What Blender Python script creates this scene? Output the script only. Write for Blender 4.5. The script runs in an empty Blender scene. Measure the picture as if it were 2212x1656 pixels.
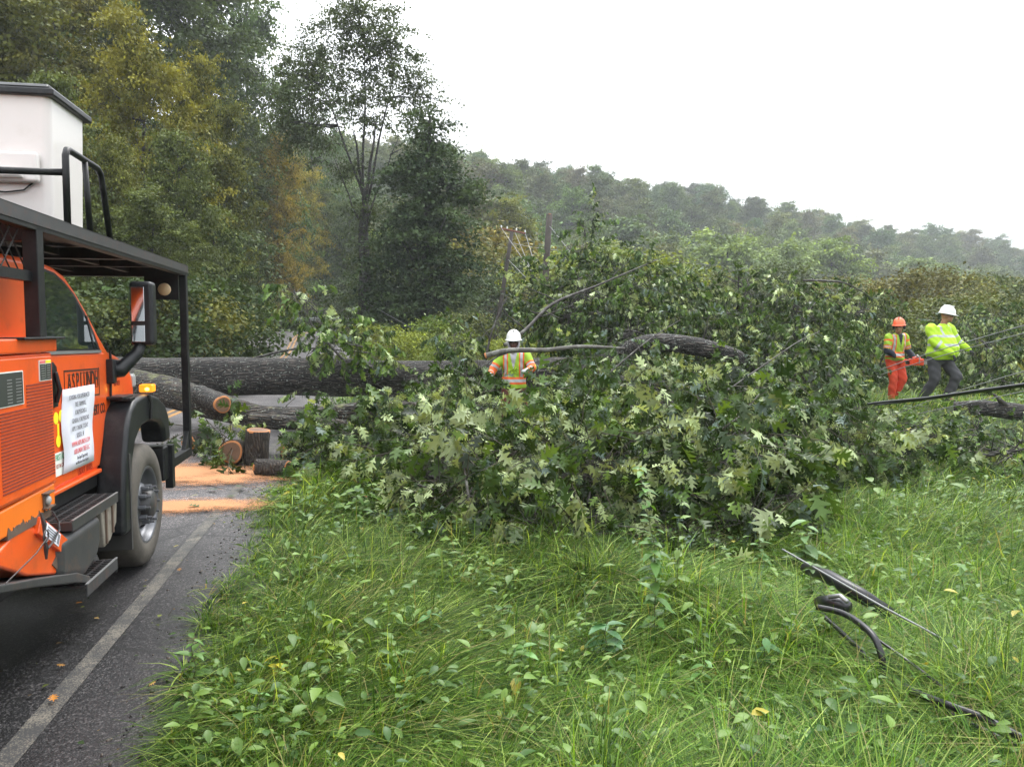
import bpy, bmesh, math, random
import numpy as np
from mathutils import Matrix, Vector, Euler

# ============ camera, world, sun, exposure ============
EYE = 1.75
PITCH = math.atan(52/779.6)
FPX = 779.6
sc = bpy.context.scene
COL = sc.collection
cam_d = bpy.data.cameras.new('camera'); cam = bpy.data.objects.new('camera', cam_d); COL.objects.link(cam)
cam_d.sensor_width = 36; cam_d.lens = 36*FPX/1024; cam_d.clip_start = .05; cam_d.clip_end = 4000
cam.location = (0, 0, EYE); cam.rotation_euler = (math.pi/2-PITCH, 0, 0)
sc.camera = cam
sc.view_settings.view_transform = 'Standard'; sc.view_settings.look = 'None'
sc.view_settings.exposure = 1.1; sc.view_settings.gamma = 1
SUN_EL, SUN_AZ = math.radians(55), math.radians(20)     # behind cloud, ahead and to the right
w = bpy.data.worlds.new('World'); sc.world = w; w.use_nodes = True
nt = w.node_tree; bgn = nt.nodes['Background']
sky = nt.nodes.new('ShaderNodeTexSky'); sky.sky_type = 'NISHITA'; sky.sun_disc = False
sky.sun_elevation = SUN_EL; sky.sun_rotation = SUN_AZ; sky.air_density = 1; sky.dust_density = 6; sky.ozone_density = 1
hsv = nt.nodes.new('ShaderNodeHueSaturation'); hsv.inputs['Saturation'].default_value = .12
nt.links.new(sky.outputs[0], hsv.inputs['Color'])
mixo = nt.nodes.new('ShaderNodeMix'); mixo.data_type = 'RGBA'; mixo.inputs[0].default_value = .8   # cloud layer over the clear sky
nt.links.new(hsv.outputs[0], mixo.inputs[6]); mixo.inputs[7].default_value = (13.6, 14.1, 14.6, 1)
tcw = nt.nodes.new('ShaderNodeTexCoord'); sx = nt.nodes.new('ShaderNodeSeparateXYZ'); nt.links.new(tcw.outputs['Generated'], sx.inputs[0])
mr_ = nt.nodes.new('ShaderNodeMapRange'); nt.links.new(sx.outputs[2], mr_.inputs[0]); mr_.inputs[3].default_value = .55; mr_.inputs[4].default_value = 1.55   # overcast sky: brighter overhead than at the horizon
vm = nt.nodes.new('ShaderNodeVectorMath'); vm.operation = 'SCALE'; nt.links.new(mixo.outputs[2], vm.inputs[0]); nt.links.new(mr_.outputs[0], vm.inputs['Scale'])
nt.links.new(vm.outputs[0], bgn.inputs[0]); bgn.inputs[1].default_value = .1
sl = bpy.data.lights.new('sun', 'SUN'); sl.energy = 1.3; sl.angle = math.radians(25); sl.color = (1, .97, .93)
so = bpy.data.objects.new('sun', sl); COL.objects.link(so)
sd = Vector((math.sin(SUN_AZ)*math.cos(SUN_EL), math.cos(SUN_AZ)*math.cos(SUN_EL), math.sin(SUN_EL)))
so.rotation_euler = (-sd).to_track_quat('-Z', 'Y').to_euler()
try: sc.cycles.max_bounces = 6; sc.cycles.transparent_max_bounces = 6; sc.cycles.volume_bounces = 0; sc.cycles.caustics_reflective = False; sc.cycles.caustics_refractive = False
except Exception: pass

rng = np.random.default_rng(7); R_ = random.Random(5)
PI = math.pi
# ============ measuring helpers (photo points turned into world points at a chosen distance) ============
_c, _s, _S = math.cos(PITCH), math.sin(PITCH), 1024/2212
def ray(x, y):
    a = (x*_S-512)/FPX; b = (383-y*_S)/FPX
    return Vector((a, _c+b*_s, -_s+b*_c))
def P(x, y, Y):
    r = ray(x, y); return r*(Y/r.y)+Vector((0, 0, EYE))
def sst(t):
    t = np.clip(t, 0, 1); return t*t*(3-2*t)

# ============ object helpers ============
def tag(o, label=None, cat=None, group=None, kind=None):
    if label: o['label'] = label
    if cat: o['category'] = cat
    if group: o['group'] = group
    if kind: o['kind'] = kind
    return o
def empty(name, loc, rz=0, label=None, cat=None, group=None):
    o = bpy.data.objects.new(name, None); COL.objects.link(o); o.location = loc; o.rotation_euler = (0, 0, rz); o.empty_display_size = .1
    return tag(o, label, cat, group)
def link(name, me, mat=None, parent=None, smooth=False, bevel=0, segs=2):
    o = bpy.data.objects.new(name, me); COL.objects.link(o)
    if mat is not None:
        for m in (mat if isinstance(mat, (list, tuple)) else [mat]): me.materials.append(m)
    if parent is not None: o.parent = parent
    if smooth: me.polygons.foreach_set('use_smooth', [True]*len(me.polygons))
    if bevel:
        b = o.modifiers.new('bevel', 'BEVEL'); b.width = bevel; b.segments = segs; b.limit_method = 'ANGLE'; b.angle_limit = .6
        me.polygons.foreach_set('use_smooth', [True]*len(me.polygons))
        try: b.harden_normals = True
        except Exception: pass
    return o
class MB:
    def __init__(s): s.v = []; s.f = []
    def add(s, vs, fs):
        n = len(s.v); s.v += [tuple(p) for p in vs]; s.f += [tuple(i+n for i in f) for f in fs]; return s
    def box(s, x0, x1, y0, y1, z0, z1, M=None):
        vs = [Vector((x, y, z)) for z in (z0, z1) for y in (y0, y1) for x in (x0, x1)]
        if M is not None: vs = [M @ p for p in vs]
        return s.add(vs, [(0, 2, 3, 1), (4, 5, 7, 6), (0, 1, 5, 4), (2, 6, 7, 3), (0, 4, 6, 2), (1, 3, 7, 5)])
    def prism(s, pts, y0, y1, ax='y'):
        # pts: outline in (x,z) extruded along y (ax='y'), or (x,y) along z
        n = len(pts)
        mk = (lambda a, b, t: (a, t, b)) if ax == 'y' else ((lambda a, b, t: (a, b, t)) if ax == 'z' else (lambda a, b, t: (t, a, b)))
        vs = [mk(a, b, y0) for a, b in pts]+[mk(a, b, y1) for a, b in pts]
        return s.add(vs, [tuple(range(n)), tuple(range(2*n-1, n-1, -1))]+[(i, i+n, (i+1) % n+n, (i+1) % n) for i in range(n)])
    def tube(s, path, rad, k=8, cap=True, squash=None):
        path = [Vector(p) for p in path]; n = len(path)
        rad = [rad]*n if isinstance(rad, (int, float)) else list(rad)
        vs = []; ref = None
        for i, p in enumerate(path):
            t = (path[min(i+1, n-1)]-path[max(i-1, 0)]); t = t.normalized() if t.length > 1e-9 else Vector((0, 0, 1))
            if ref is None: ref = Vector((0, 0, 1)) if abs(t.z) < .9 else Vector((1, 0, 0))
            a = t.cross(ref); a.normalize(); b = t.cross(a); ref = -b if False else ref - t*ref.dot(t)
            if ref.length < 1e-3: ref = a.copy()
            ref.normalize()
            for j in range(k):
                q = 2*PI*j/k; vs.append(p+(a*math.cos(q)+b*math.sin(q))*rad[i])
        fs = [(i*k+j, i*k+(j+1) % k, (i+1)*k+(j+1) % k, (i+1)*k+j) for i in range(n-1) for j in range(k)]
        if cap: fs += [tuple(range(k-1, -1, -1)), tuple((n-1)*k+j for j in range(k))]
        return s.add(vs, fs)
    def ell(s, c, r, M=None, nu=12, nv=8):
        vs = []; c = Vector(c)
        for i in range(nv+1):
            th = PI*i/nv
            for j in range(nu):
                ph = 2*PI*j/nu
                p = Vector((r[0]*math.sin(th)*math.cos(ph), r[1]*math.sin(th)*math.sin(ph), r[2]*math.cos(th)))
                if M is not None: p = M @ p
                vs.append(c+p)
        fs = [(i*nu+j, (i+1)*nu+j, (i+1)*nu+(j+1) % nu, i*nu+(j+1) % nu) for i in range(nv) for j in range(nu)]
        return s.add(vs, fs)
    def lathe(s, prof, c=(0, 0, 0), axis='z', k=24, close=False):
        # prof: list (r, h); axis direction for h
        c = Vector(c); vs = []
        for r, h in prof:
            for j in range(k):
                q = 2*PI*j/k; a, b = r*math.cos(q), r*math.sin(q)
                vs.append(c+Vector({'z': (a, b, h), 'y': (a, h, b), 'x': (h, a, b)}[axis]))
        n = len(prof)
        fs = [(i*k+j, i*k+(j+1) % k, (i+1)*k+(j+1) % k, (i+1)*k+j) for i in range(n-1) for j in range(k)]
        if close: fs += [((n-1)*k+j, (n-1)*k+(j+1) % k, (j+1) % k, j) for j in range(k)]
        return s.add(vs, fs)
    def mesh(s, name):
        me = bpy.data.meshes.new(name); me.from_pydata(s.v, [], s.f); me.validate()
        bm = bmesh.new(); bm.from_mesh(me); bmesh.ops.remove_doubles(bm, verts=bm.verts, dist=1e-5); bmesh.ops.recalc_face_normals(bm, faces=bm.faces); bm.to_mesh(me); bm.free()
        return me
    def build(s, name, mat, parent=None, smooth=False, bevel=0, segs=2):
        return link(name, s.mesh(name), mat, parent, smooth, bevel, segs)
def npmesh(name, V, F, tint=None, smooth=False):
    V = np.asarray(V, np.float32); F = np.asarray(F, np.int32); me = bpy.data.meshes.new(name); k = F.shape[1]
    me.vertices.add(len(V)); me.vertices.foreach_set('co', V.ravel())
    me.loops.add(F.size); me.loops.foreach_set('vertex_index', F.ravel())
    me.polygons.add(len(F)); me.polygons.foreach_set('loop_start', np.arange(0, F.size, k, dtype=np.int32))
    try: me.polygons.foreach_set('loop_total', np.full(len(F), k, np.int32))
    except Exception: pass
    if smooth: me.polygons.foreach_set('use_smooth', np.ones(len(F), bool))
    if tint is not None:
        a = me.color_attributes.new('tint', 'FLOAT_COLOR', 'POINT'); c = np.ones((len(V), 4), np.float32); c[:, :3] = tint; a.data.foreach_set('color', c.ravel())
    me.update(calc_edges=True); return me

# ============ materials ============
def newmat(name):
    m = bpy.data.materials.new(name); m.use_nodes = True; return m, m.node_tree, m.node_tree.nodes['Principled BSDF']
def ramp(nt, src, stops):
    r = nt.nodes.new('ShaderNodeValToRGB'); nt.links.new(src, r.inputs[0]); e = r.color_ramp.elements
    while len(e) < len(stops): e.new(.5)
    for i, (p, cc) in enumerate(stops): e[i].position = p; e[i].color = (*cc, 1) if len(cc) == 3 else cc
    return r.outputs[0]
def noise(nt, scale, detail=4, rough=.55, coord='Object', stretch=None, dist=0):
    tc = nt.nodes.new('ShaderNodeTexCoord'); n = nt.nodes.new('ShaderNodeTexNoise'); src = tc.outputs[coord]
    if stretch:
        mp = nt.nodes.new('ShaderNodeMapping'); mp.inputs['Scale'].default_value = stretch; nt.links.new(src, mp.inputs[0]); src = mp.outputs[0]
    nt.links.new(src, n.inputs['Vector']); n.inputs['Scale'].default_value = scale; n.inputs['Detail'].default_value = detail; n.inputs['Roughness'].default_value = rough
    n.inputs['Distortion'].default_value = dist
    return n.outputs[0]
def mixc(nt, fac, a, b, mode='MIX'):
    m = nt.nodes.new('ShaderNodeMix'); m.data_type = 'RGBA'; m.blend_type = mode
    for i, v in ((0, fac), (6, a), (7, b)):
        if hasattr(v, 'is_linked'): nt.links.new(v, m.inputs[i])
        elif i == 0: m.inputs[0].default_value = v
        else: m.inputs[i].default_value = (*v, 1) if len(v) == 3 else v
    return m.outputs[2]
def math_(nt, op, a, b=0, clamp=False):
    m = nt.nodes.new('ShaderNodeMath'); m.operation = op; m.use_clamp = clamp
    for i, v in ((0, a), (1, b)):
        if hasattr(v, 'is_linked'): nt.links.new(v, m.inputs[i])
        else: m.inputs[i].default_value = v
    return m.outputs[0]
def bump(nt, b, src, strength=.5, dist=.01):
    n = nt.nodes.new('ShaderNodeBump'); n.inputs['Strength'].default_value = strength; n.inputs['Distance'].default_value = dist
    nt.links.new(src, n.inputs['Height']); nt.links.new(n.outputs[0], b.inputs['Normal'])
def simple(name, col, rough=.5, metal=0, var=.25, vs=8, dirt=None, ds=3, dr=(.5, .75), coat=0, bmp=0, bs=60, spec=.5):
    m, nt, b = newmat(name)
    c = mixc(nt, noise(nt, vs), tuple(x*(1-var) for x in col), tuple(min(1, x*(1+var)) for x in col))
    if dirt: c = mixc(nt, ramp(nt, noise(nt, ds, 8, .7), [(dr[0], (0, 0, 0)), (dr[1], (1, 1, 1))]), c, dirt)
    nt.links.new(c, b.inputs['Base Color']); b.inputs['Roughness'].default_value = rough; b.inputs['Metallic'].default_value = metal
    b.inputs['Coat Weight'].default_value = coat; b.inputs['Specular IOR Level'].default_value = spec
    if bmp: bump(nt, b, noise(nt, bs), bmp, .004)
    return m
M = {}
M['orange'] = simple('orange_paint', (.74, .092, .010), .34, var=.06, dirt=(.38, .075, .025), ds=6, dr=(.52, .9), coat=.35)
M['orange_yellow'] = simple('orange_old_paint', (.76, .165, .013), .4, var=.06, dirt=(.35, .08, .03), ds=6, dr=(.58, .9))
M['steel_black'] = simple('black_painted_steel', (.008, .0085, .0095), .42, var=.3, dirt=(.035, .034, .032), ds=14, dr=(.5, .85), bmp=.15, spec=.28)
M['plastic_black'] = simple('black_plastic', (.010, .011, .013), .38, var=.3, dirt=(.05, .05, .05), ds=6, dr=(.5, .8), bmp=.1, spec=.35)
M['rubber'] = simple('tyre_rubber', (.05, .044, .037), .8, var=.3, dirt=(.10, .087, .07), ds=5, dr=(.35, .7), bmp=.3)
M['rubber_dark'] = simple('tread_rubber', (.03, .028, .026), .8)
M['rim'] = simple('grey_wheel_paint', (.13, .135, .15), .38, metal=.4, var=.2, dirt=(.08, .07, .06), ds=8, dr=(.5, .8))
M['white_fibre'] = simple('white_fibreglass', (.66, .62, .60), .35, var=.03, dirt=(.55, .5, .46), ds=4, dr=(.58, .95), coat=.3)
M['seam'] = simple('dark_seam', (.01, .01, .01), .8)
M['slot'] = simple('slot_dark', (.22, .035, .02), .8, var=.2)
M['paper'] = simple('white_paper', (.72, .74, .82), .7, var=.02)
M['ink'] = simple('grey_ink', (.2, .2, .22), .8, var=.05)
M['ink_red'] = simple('red_ink', (.65, .14, .14), .8, var=.05)
M['letter'] = simple('black_lettering', (.02, .012, .01), .5, var=.1)
M['letter_red'] = simple('dark_red_lettering', (.3, .025, .01), .5, var=.1)
M['sticker_yellow'] = simple('yellow_sticker', (.85, .72, .02), .5, var=.05)
M['sticker_white'] = simple('white_sticker', (.7, .72, .68), .5, var=.05)
M['sticker_dark'] = simple('dark_sticker', (.03, .035, .03), .5)
M['green_ink'] = simple('green_ink', (.05, .3, .15), .6)
M['rusty'] = simple('rusty_steel', (.1, .065, .045), .75, var=.4, vs=20, bmp=.3)
M['tank'] = simple('scuffed_tank_steel', (.05, .05, .052), .5, metal=.3, var=.4, dirt=(.12, .07, .05), ds=9, dr=(.52, .75), bmp=.2)
M['tank_light'] = simple('tan_box_metal', (.2, .18, .15), .6, var=.2, dirt=(.08, .05, .03), ds=12)
M['tread'] = simple('worn_tread_plate', (.06, .06, .062), .45, metal=.5, var=.3, dirt=(.1, .06, .05), ds=20)
M['tread_edge'] = simple('bright_tread_edge', (.28, .28, .28), .4, metal=.5, var=.2)
def glassy(name, col, rough=.03):
    m, nt, b = newmat(name); b.inputs['Base Color'].default_value = (*col, 1); b.inputs['Roughness'].default_value = rough; b.inputs['Specular IOR Level'].default_value = .9; b.inputs['Coat Weight'].default_value = 1; b.inputs['Coat Roughness'].default_value = .02; return m
M['glass'] = glassy('window_glass', (.012, .02, .02))
m, nt, b = newmat('mirror_glass'); b.inputs['Base Color'].default_value = (.6, .63, .65, 1); b.inputs['Metallic'].default_value = 1; b.inputs['Roughness'].default_value = .06; M['mirror'] = m
def emis(name, col, e):
    m, nt, b = newmat(name); b.inputs['Base Color'].default_value = (*col, 1); b.inputs['Emission Color'].default_value = (*col, 1); b.inputs['Emission Strength'].default_value = e; b.inputs['Roughness'].default_value = .2; return m
M['amber_glow'] = emis('amber_lamp_lens', (1, .3, .02), .55)
M['lamp_core'] = emis('lamp_bulb', (1, .75, .1), 3)
M['lens_cream'] = simple('cream_lamp_lens', (.62, .45, .27), .35, var=.12, vs=20)
M['lens_clear'] = simple('headlamp_lens', (.35, .36, .36), .15, var=.2, vs=30)
# foliage: colour from the 'tint' attribute times the object's colour
def leafmat(name, rough=.5, trans=.35, spec=.35, tcol=(1.5, 1.35, .5)):
    m, nt, b = newmat(name)
    at = nt.nodes.new('ShaderNodeAttribute'); at.attribute_name = 'tint'; oi = nt.nodes.new('ShaderNodeObjectInfo')
    c = mixc(nt, 1.0, at.outputs['Color'], oi.outputs['Color'], 'MULTIPLY')
    nt.links.new(c, b.inputs['Base Color']); b.inputs['Roughness'].default_value = rough; b.inputs['Specular IOR Level'].default_value = spec
    t = nt.nodes.new('ShaderNodeBsdfTranslucent'); nt.links.new(mixc(nt, 1.0, c, tcol, 'MULTIPLY'), t.inputs['Color'])
    mx = nt.nodes.new('ShaderNodeMixShader'); mx.inputs[0].default_value = trans
    nt.links.new(b.outputs[0], mx.inputs[1]); nt.links.new(t.outputs[0], mx.inputs[2])
    nt.links.new(mx.outputs[0], nt.nodes['Material Output'].inputs['Surface']); return m
M['leaf'] = leafmat('broad_leaf', .45, .22, .32); M['leaf_far'] = leafmat('distant_leaf', .6, .2, .2); M['grass'] = leafmat('grass_blade', .55, .4, .2)
def barkmat(name, dark, light, moss=None, sx=(1, 1, 1), sc_=14, spots=True):
    m, nt, b = newmat(name)
    tc = nt.nodes.new('ShaderNodeTexCoord'); mp = nt.nodes.new('ShaderNodeMapping'); mp.inputs['Scale'].default_value = sx; nt.links.new(tc.outputs['Object'], mp.inputs[0])
    v = nt.nodes.new('ShaderNodeTexVoronoi'); v.feature = 'DISTANCE_TO_EDGE'; v.inputs['Scale'].default_value = sc_
    n0 = nt.nodes.new('ShaderNodeTexNoise'); n0.inputs['Scale'].default_value = 9; n0.inputs['Detail'].default_value = 5; nt.links.new(mp.outputs[0], n0.inputs['Vector'])
    ad = nt.nodes.new('ShaderNodeMix'); ad.data_type = 'RGBA'; ad.blend_type = 'ADD'; ad.inputs[0].default_value = .12; nt.links.new(mp.outputs[0], ad.inputs[6]); nt.links.new(n0.outputs['Color'], ad.inputs[7]); nt.links.new(ad.outputs[2], v.inputs['Vector'])
    ridge = ramp(nt, v.outputs['Distance'], [(.04, (0, 0, 0)), (.34, (1, 1, 1))])
    c = mixc(nt, ridge, dark, light)
    c = mixc(nt, 1, c, ramp(nt, noise(nt, 5, 6, .7), [(.3, (.55, .55, .55)), (.7, (1.35, 1.3, 1.2))]), 'MULTIPLY')
    if spots: c = mixc(nt, ramp(nt, noise(nt, 28, 3, .5), [(.62, (0, 0, 0)), (.66, (1, 1, 1))]), c, (.2, .22, .19))
    if moss:
        g = nt.nodes.new('ShaderNodeNewGeometry'); sp = nt.nodes.new('ShaderNodeSeparateXYZ'); nt.links.new(g.outputs['Normal'], sp.inputs[0])
        f = math_(nt, 'MULTIPLY', ramp(nt, sp.outputs[2], [(.2, (0, 0, 0)), (.8, (1, 1, 1))]), ramp(nt, noise(nt, 3, 6, .7), [(.52, (0, 0, 0)), (.62, (1, 1, 1))]))
        c = mixc(nt, f, c, moss)
    nt.links.new(c, b.inputs['Base Color']); b.inputs['Roughness'].default_value = .75
    h = math_(nt, 'ADD', ridge, noise(nt, 60, 4)); bump(nt, b, h, 1.0, .035); return m
M['bark'] = barkmat('oak_bark', (.004, .0035, .003), (.078, .066, .058), sx=(.16, 1, 1), sc_=22)
M['bark_moss'] = barkmat('mossy_oak_bark', (.005, .004, .003), (.085, .064, .046), moss=(.13, .14, .05), sx=(.16, 1, 1), sc_=22)
M['bark_log'] = barkmat('log_bark', (.03, .024, .02), (.11, .09, .075), sx=(1, 1, .2), sc_=26, spots=False)
M['bark_tree'] = barkmat('tree_bark', (.012, .011, .01), (.05, .045, .04), sx=(1, 1, .2), sc_=8)
M['twig'] = simple('twig_bark', (.028, .023, .02), .7, var=.6, vs=12, dirt=(.11, .11, .095), ds=8, dr=(.5, .62), bmp=.3)
M['twig_pale'] = simple('pale_branch_bark', (.07, .065, .055), .7, var=.5, vs=12, dirt=(.16, .16, .14), ds=8, dr=(.48, .6), bmp=.3)
def cutmat():
    m, nt, b = newmat('fresh_cut_wood')
    tc = nt.nodes.new('ShaderNodeTexCoord'); sp = nt.nodes.new('ShaderNodeVectorMath'); sp.operation = 'LENGTH'; nt.links.new(tc.outputs['Object'], sp.inputs[0])
    rg_ = math_(nt, 'SINE', math_(nt, 'ADD', math_(nt, 'MULTIPLY', sp.outputs['Value'], 420.0), math_(nt, 'MULTIPLY', noise(nt, 14, 4), 9.0)))
    c = mixc(nt, noise(nt, 9, 5), (.085, .048, .032), (.26, .14, .075)); c = mixc(nt, math_(nt, 'MULTIPLY', math_(nt, 'ADD', rg_, 1.0), .28), c, (.05, .028, .018))
    nt.links.new(c, b.inputs['Base Color']); b.inputs['Roughness'].default_value = .8; bump(nt, b, noise(nt, 90, 3, stretch=(1, .1, 1)), .6, .004); return m
M['cut'] = cutmat(); M['cut_rim'] = simple('pale_sapwood', (.42, .17, .06), .8, var=.15)
# ============ terrain, hills, road ============
RD = np.array([-.1777, .9841]); 
def road_center():
    pts = []; x, y = -4.24+.1777/.9841*12, -12.; h = math.atan2(.9841, -.1777)
    for i in range(220):
        pts.append((x, y, h)); 
        if 34 < y and i < 200:
            if y < 52: h += .004 if y < 46 else -.01
            else: h -= .045
            h = max(h, math.radians(-5))
        x += math.cos(h)*.8; y += math.sin(h)*.8
    return np.array(pts)
RC = road_center(); RW = 3.25
ridge_x = [-400, 300, 700, 1030, 1150, 1400, 1500, 1600, 1800, 1900, 2000, 2100, 2190, 2600, 3200]
ridge_t = [.27, .26, .235, .214, .204, .187, .176, .164, .1395, .1276, .125, .119, .110, .09, .07]
def ridgetan(a): return np.interp(a, [(q-1106)*_S/FPX for q in ridge_x], ridge_t)
def Yr(a): return np.interp(a, [-.9, -.05, .64, 1.2], [200, 205, 330, 380])
def Y0h(a): return np.interp(a, [-.9, -.1, .1, .4, .66, 1.1], [82, 84, 100, 125, 190, 240])
def gz(x, y):
    x = np.asarray(x, float); y = np.asarray(y, float)
    z = 1.25*sst((y-24)/36)
    z = z+.5*sst((y-34)/24)*sst((-3-x)/6)
    xl = -4.24-.1806*y-RW-1.5
    d = np.maximum(0, xl-x); z = z+.33*np.minimum(d, 60)*sst(d/6)*(1-sst((y-60)/60)*.6)
    a = x/np.maximum(y, 5)
    yr = Yr(a); h = (ridgetan(a)*yr+EYE-11.5)
    y0 = Y0h(a); t = np.clip((y-y0)/(yr-y0), 0, 1.0); z = z+(h-1.25)*sst(t)
    z = z+.34*sst((y-11)/4)*sst((x-3)/4)*(1-sst((y-22)/10))
    xr = -.98-.1806*y   # right edge of the asphalt
    s = np.clip((x-xr)/1.0, 0, 1)
    bumpy = (.05*np.sin(x*1.3+.5)*np.cos(y*1.1)+.03*np.sin(x*3.1+y*2.3))
    z = z+np.where(x > xr, s*(bumpy-.05), 0)*(y < 60)
    return z
def gz1(x, y): return float(gz(x, y))
# ground sheet: fine near, coarse far
ys = np.concatenate([np.arange(-30, 0, 2.5), np.arange(0, 30, .4), np.arange(30, 80, 2), np.arange(80, 420, 8), np.arange(420, 950, 60)])
xs = np.concatenate([-np.geomspace(40, 800, 24)[::-1], np.arange(-39, -12, 1.5), np.arange(-12, 16, .4), np.arange(16, 40, 1.5), np.geomspace(42, 800, 28)])
X, Y = np.meshgrid(xs, ys); Z = gz(X, Y)
# sink the ground under the road
Z = Z-.0
V = np.stack([X.ravel(), Y.ravel(), Z.ravel()], 1); nx = len(xs); ny = len(ys)
idx = np.arange(nx*ny).reshape(ny, nx); F = np.stack([idx[:-1, :-1].ravel(), idx[:-1, 1:].ravel(), idx[1:, 1:].ravel(), idx[1:, :-1].ravel()], 1)
dr = np.min(np.hypot(V[:, None, 0]-RC[None, :, 0], V[:, None, 1]-RC[None, :, 1]), 1)
V[:, 2] -= .14*(1-sst((dr-RW-.05)/.3))
m, nt, b = newmat('soil_and_litter')
c = ramp(nt, noise(nt, 1.3, 8, .7), [(.3, (.018, .02, .009)), (.5, (.035, .05, .014)), (.7, (.06, .085, .02))]); nt.links.new(c, b.inputs['Base Color']); b.inputs['Roughness'].default_value = .95; bump(nt, b, noise(nt, 20, 6), .6, .03)
tag(link('ground', npmesh('ground', V, F, smooth=True), m), kind='structure')
# road ribbon
def ribbon(name, off0, off1, dz, mat, y0=-99, y1=999, jitter=0, n=4, skirt=False):
    vs = []; fs = []; rows = 0
    for i, (x, y, h) in enumerate(RC):
        if not (y0 <= y <= y1): continue
        nxn, nyn = math.sin(h), -math.cos(h)   # to the right
        for j in range(n+1):
            o = off0+(off1-off0)*j/n
            if j in (0, n) and jitter: o += R_.uniform(-jitter, jitter)
            px, py = x+nxn*o, y+nyn*o
            zc = gz1(x, y)+.02-.012*abs(o)/RW
            vs.append((px, py, zc+dz))
        rows += 1
    for i in range(rows-1):
        for j in range(n): q = i*(n+1)+j; fs.append((q, q+1, q+n+2, q+n+1))
    me = bpy.data.meshes.new(name); me.from_pydata(vs, [], fs)
    for p in me.polygons: p.use_smooth = True
    return link(name, me, mat)
m, nt, b = newmat('wet_asphalt')
v = nt.nodes.new('ShaderNodeTexVoronoi'); v.inputs['Scale'].default_value = 125; tc = nt.nodes.new('ShaderNodeTexCoord'); nt.links.new(tc.outputs['Object'], v.inputs['Vector'])
agg = ramp(nt, v.outputs['Color'], [(.3, (.009, .009, .010)), (.65, (.026, .026, .028)), (.92, (.19, .18, .175))])
big = ramp(nt, noise(nt, .9, 5, .6), [(.35, (.7, .7, .7)), (.65, (1.5, 1.45, 1.4))])
sp = nt.nodes.new('ShaderNodeSeparateXYZ'); nt.links.new(tc.outputs['Object'], sp.inputs[0])
dry = math_(nt, 'DIVIDE', math_(nt, 'SUBTRACT', sp.outputs[1], 4.6), 3.2, True)
dry = math_(nt, 'MULTIPLY', dry, 1.0, True)
c = mixc(nt, 1, mixc(nt, 1, agg, big, 'MULTIPLY'), mixc(nt, dry, (.36, .36, .38), (1.7, 1.62, 1.66)), 'MULTIPLY')   # wet near the grass, drier farther on
vc = nt.nodes.new('ShaderNodeTexVoronoi'); vc.feature = 'DISTANCE_TO_EDGE'; vc.inputs['Scale'].default_value = .55
wv_ = nt.nodes.new('ShaderNodeMix'); wv_.data_type = 'RGBA'; wv_.blend_type = 'ADD'; wv_.inputs[0].default_value = .5; nt.links.new(tc.outputs['Object'], wv_.inputs[6]); n3 = nt.nodes.new('ShaderNodeTexNoise'); n3.inputs['Scale'].default_value = 2.2; n3.inputs['Detail'].default_value = 8; nt.links.new(n3.outputs['Color'], wv_.inputs[7]); nt.links.new(wv_.outputs[2], vc.inputs['Vector'])
c = mixc(nt, ramp(nt, vc.outputs['Distance'], [(.004, (1, 1, 1)), (.012, (0, 0, 0))]), c, (.006, .006, .006))   # cracks
c = mixc(nt, ramp(nt, noise(nt, .45, 6, .7, stretch=(2.5, .5, 1)), [(.48, (0, 0, 0)), (.6, (.55, .55, .55))]), c, (.011, .011, .012))   # tar and damp patches
nt.links.new(c, b.inputs['Base Color'])
rr = mixc(nt, dry, (.42,)*3, (.6,)*3); nt.links.new(rr, b.inputs['Roughness'])
bump(nt, b, noise(nt, 140, 2, .6), .5, .005); M['asphalt'] = m
tag(ribbon('road', -RW, RW-.14, .0, m, n=10), kind='structure')
m2 = m.copy(); m2.name = 'broken_asphalt'
tag(ribbon('road_shoulder', RW-.18, RW+.3, -.003, m2, y1=40, jitter=.03), kind='structure')
# worn edge line and double yellow centre line
def paint(name, col, lo, hi):
    m, nt, b = newmat(name)
    v = nt.nodes.new('ShaderNodeTexVoronoi'); v.inputs['Scale'].default_value = 105; tc = nt.nodes.new('ShaderNodeTexCoord'); nt.links.new(tc.outputs['Object'], v.inputs['Vector'])
    f = math_(nt, 'ADD', math_(nt, 'MULTIPLY', v.outputs['Distance'], .6), noise(nt, 6, 6, .7))
    f = ramp(nt, f, [(lo, (1, 1, 1)), (hi, (0, 0, 0))])
    nt.links.new(mixc(nt, f, (.03, .03, .03), mixc(nt, noise(nt, 30), col, tuple(q*.6 for q in col))), b.inputs['Base Color']); b.inputs['Roughness'].default_value = .6
    return m
pw = paint('worn_line_paint', (.19, .17, .135), .56, .88)
tag(ribbon('edge_line', RW-.61, RW-.51, .004, pw, y1=33, jitter=.006, n=2), kind='structure')
py_ = paint('yellow_line_paint', (.5, .24, .04), .8, 1.1)
tag(ribbon('centre_line', -.16, -.06, .004, py_, n=2), kind='structure'); tag(ribbon('centre_line', .06, .16, .004, py_, n=2), kind='structure')
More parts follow.
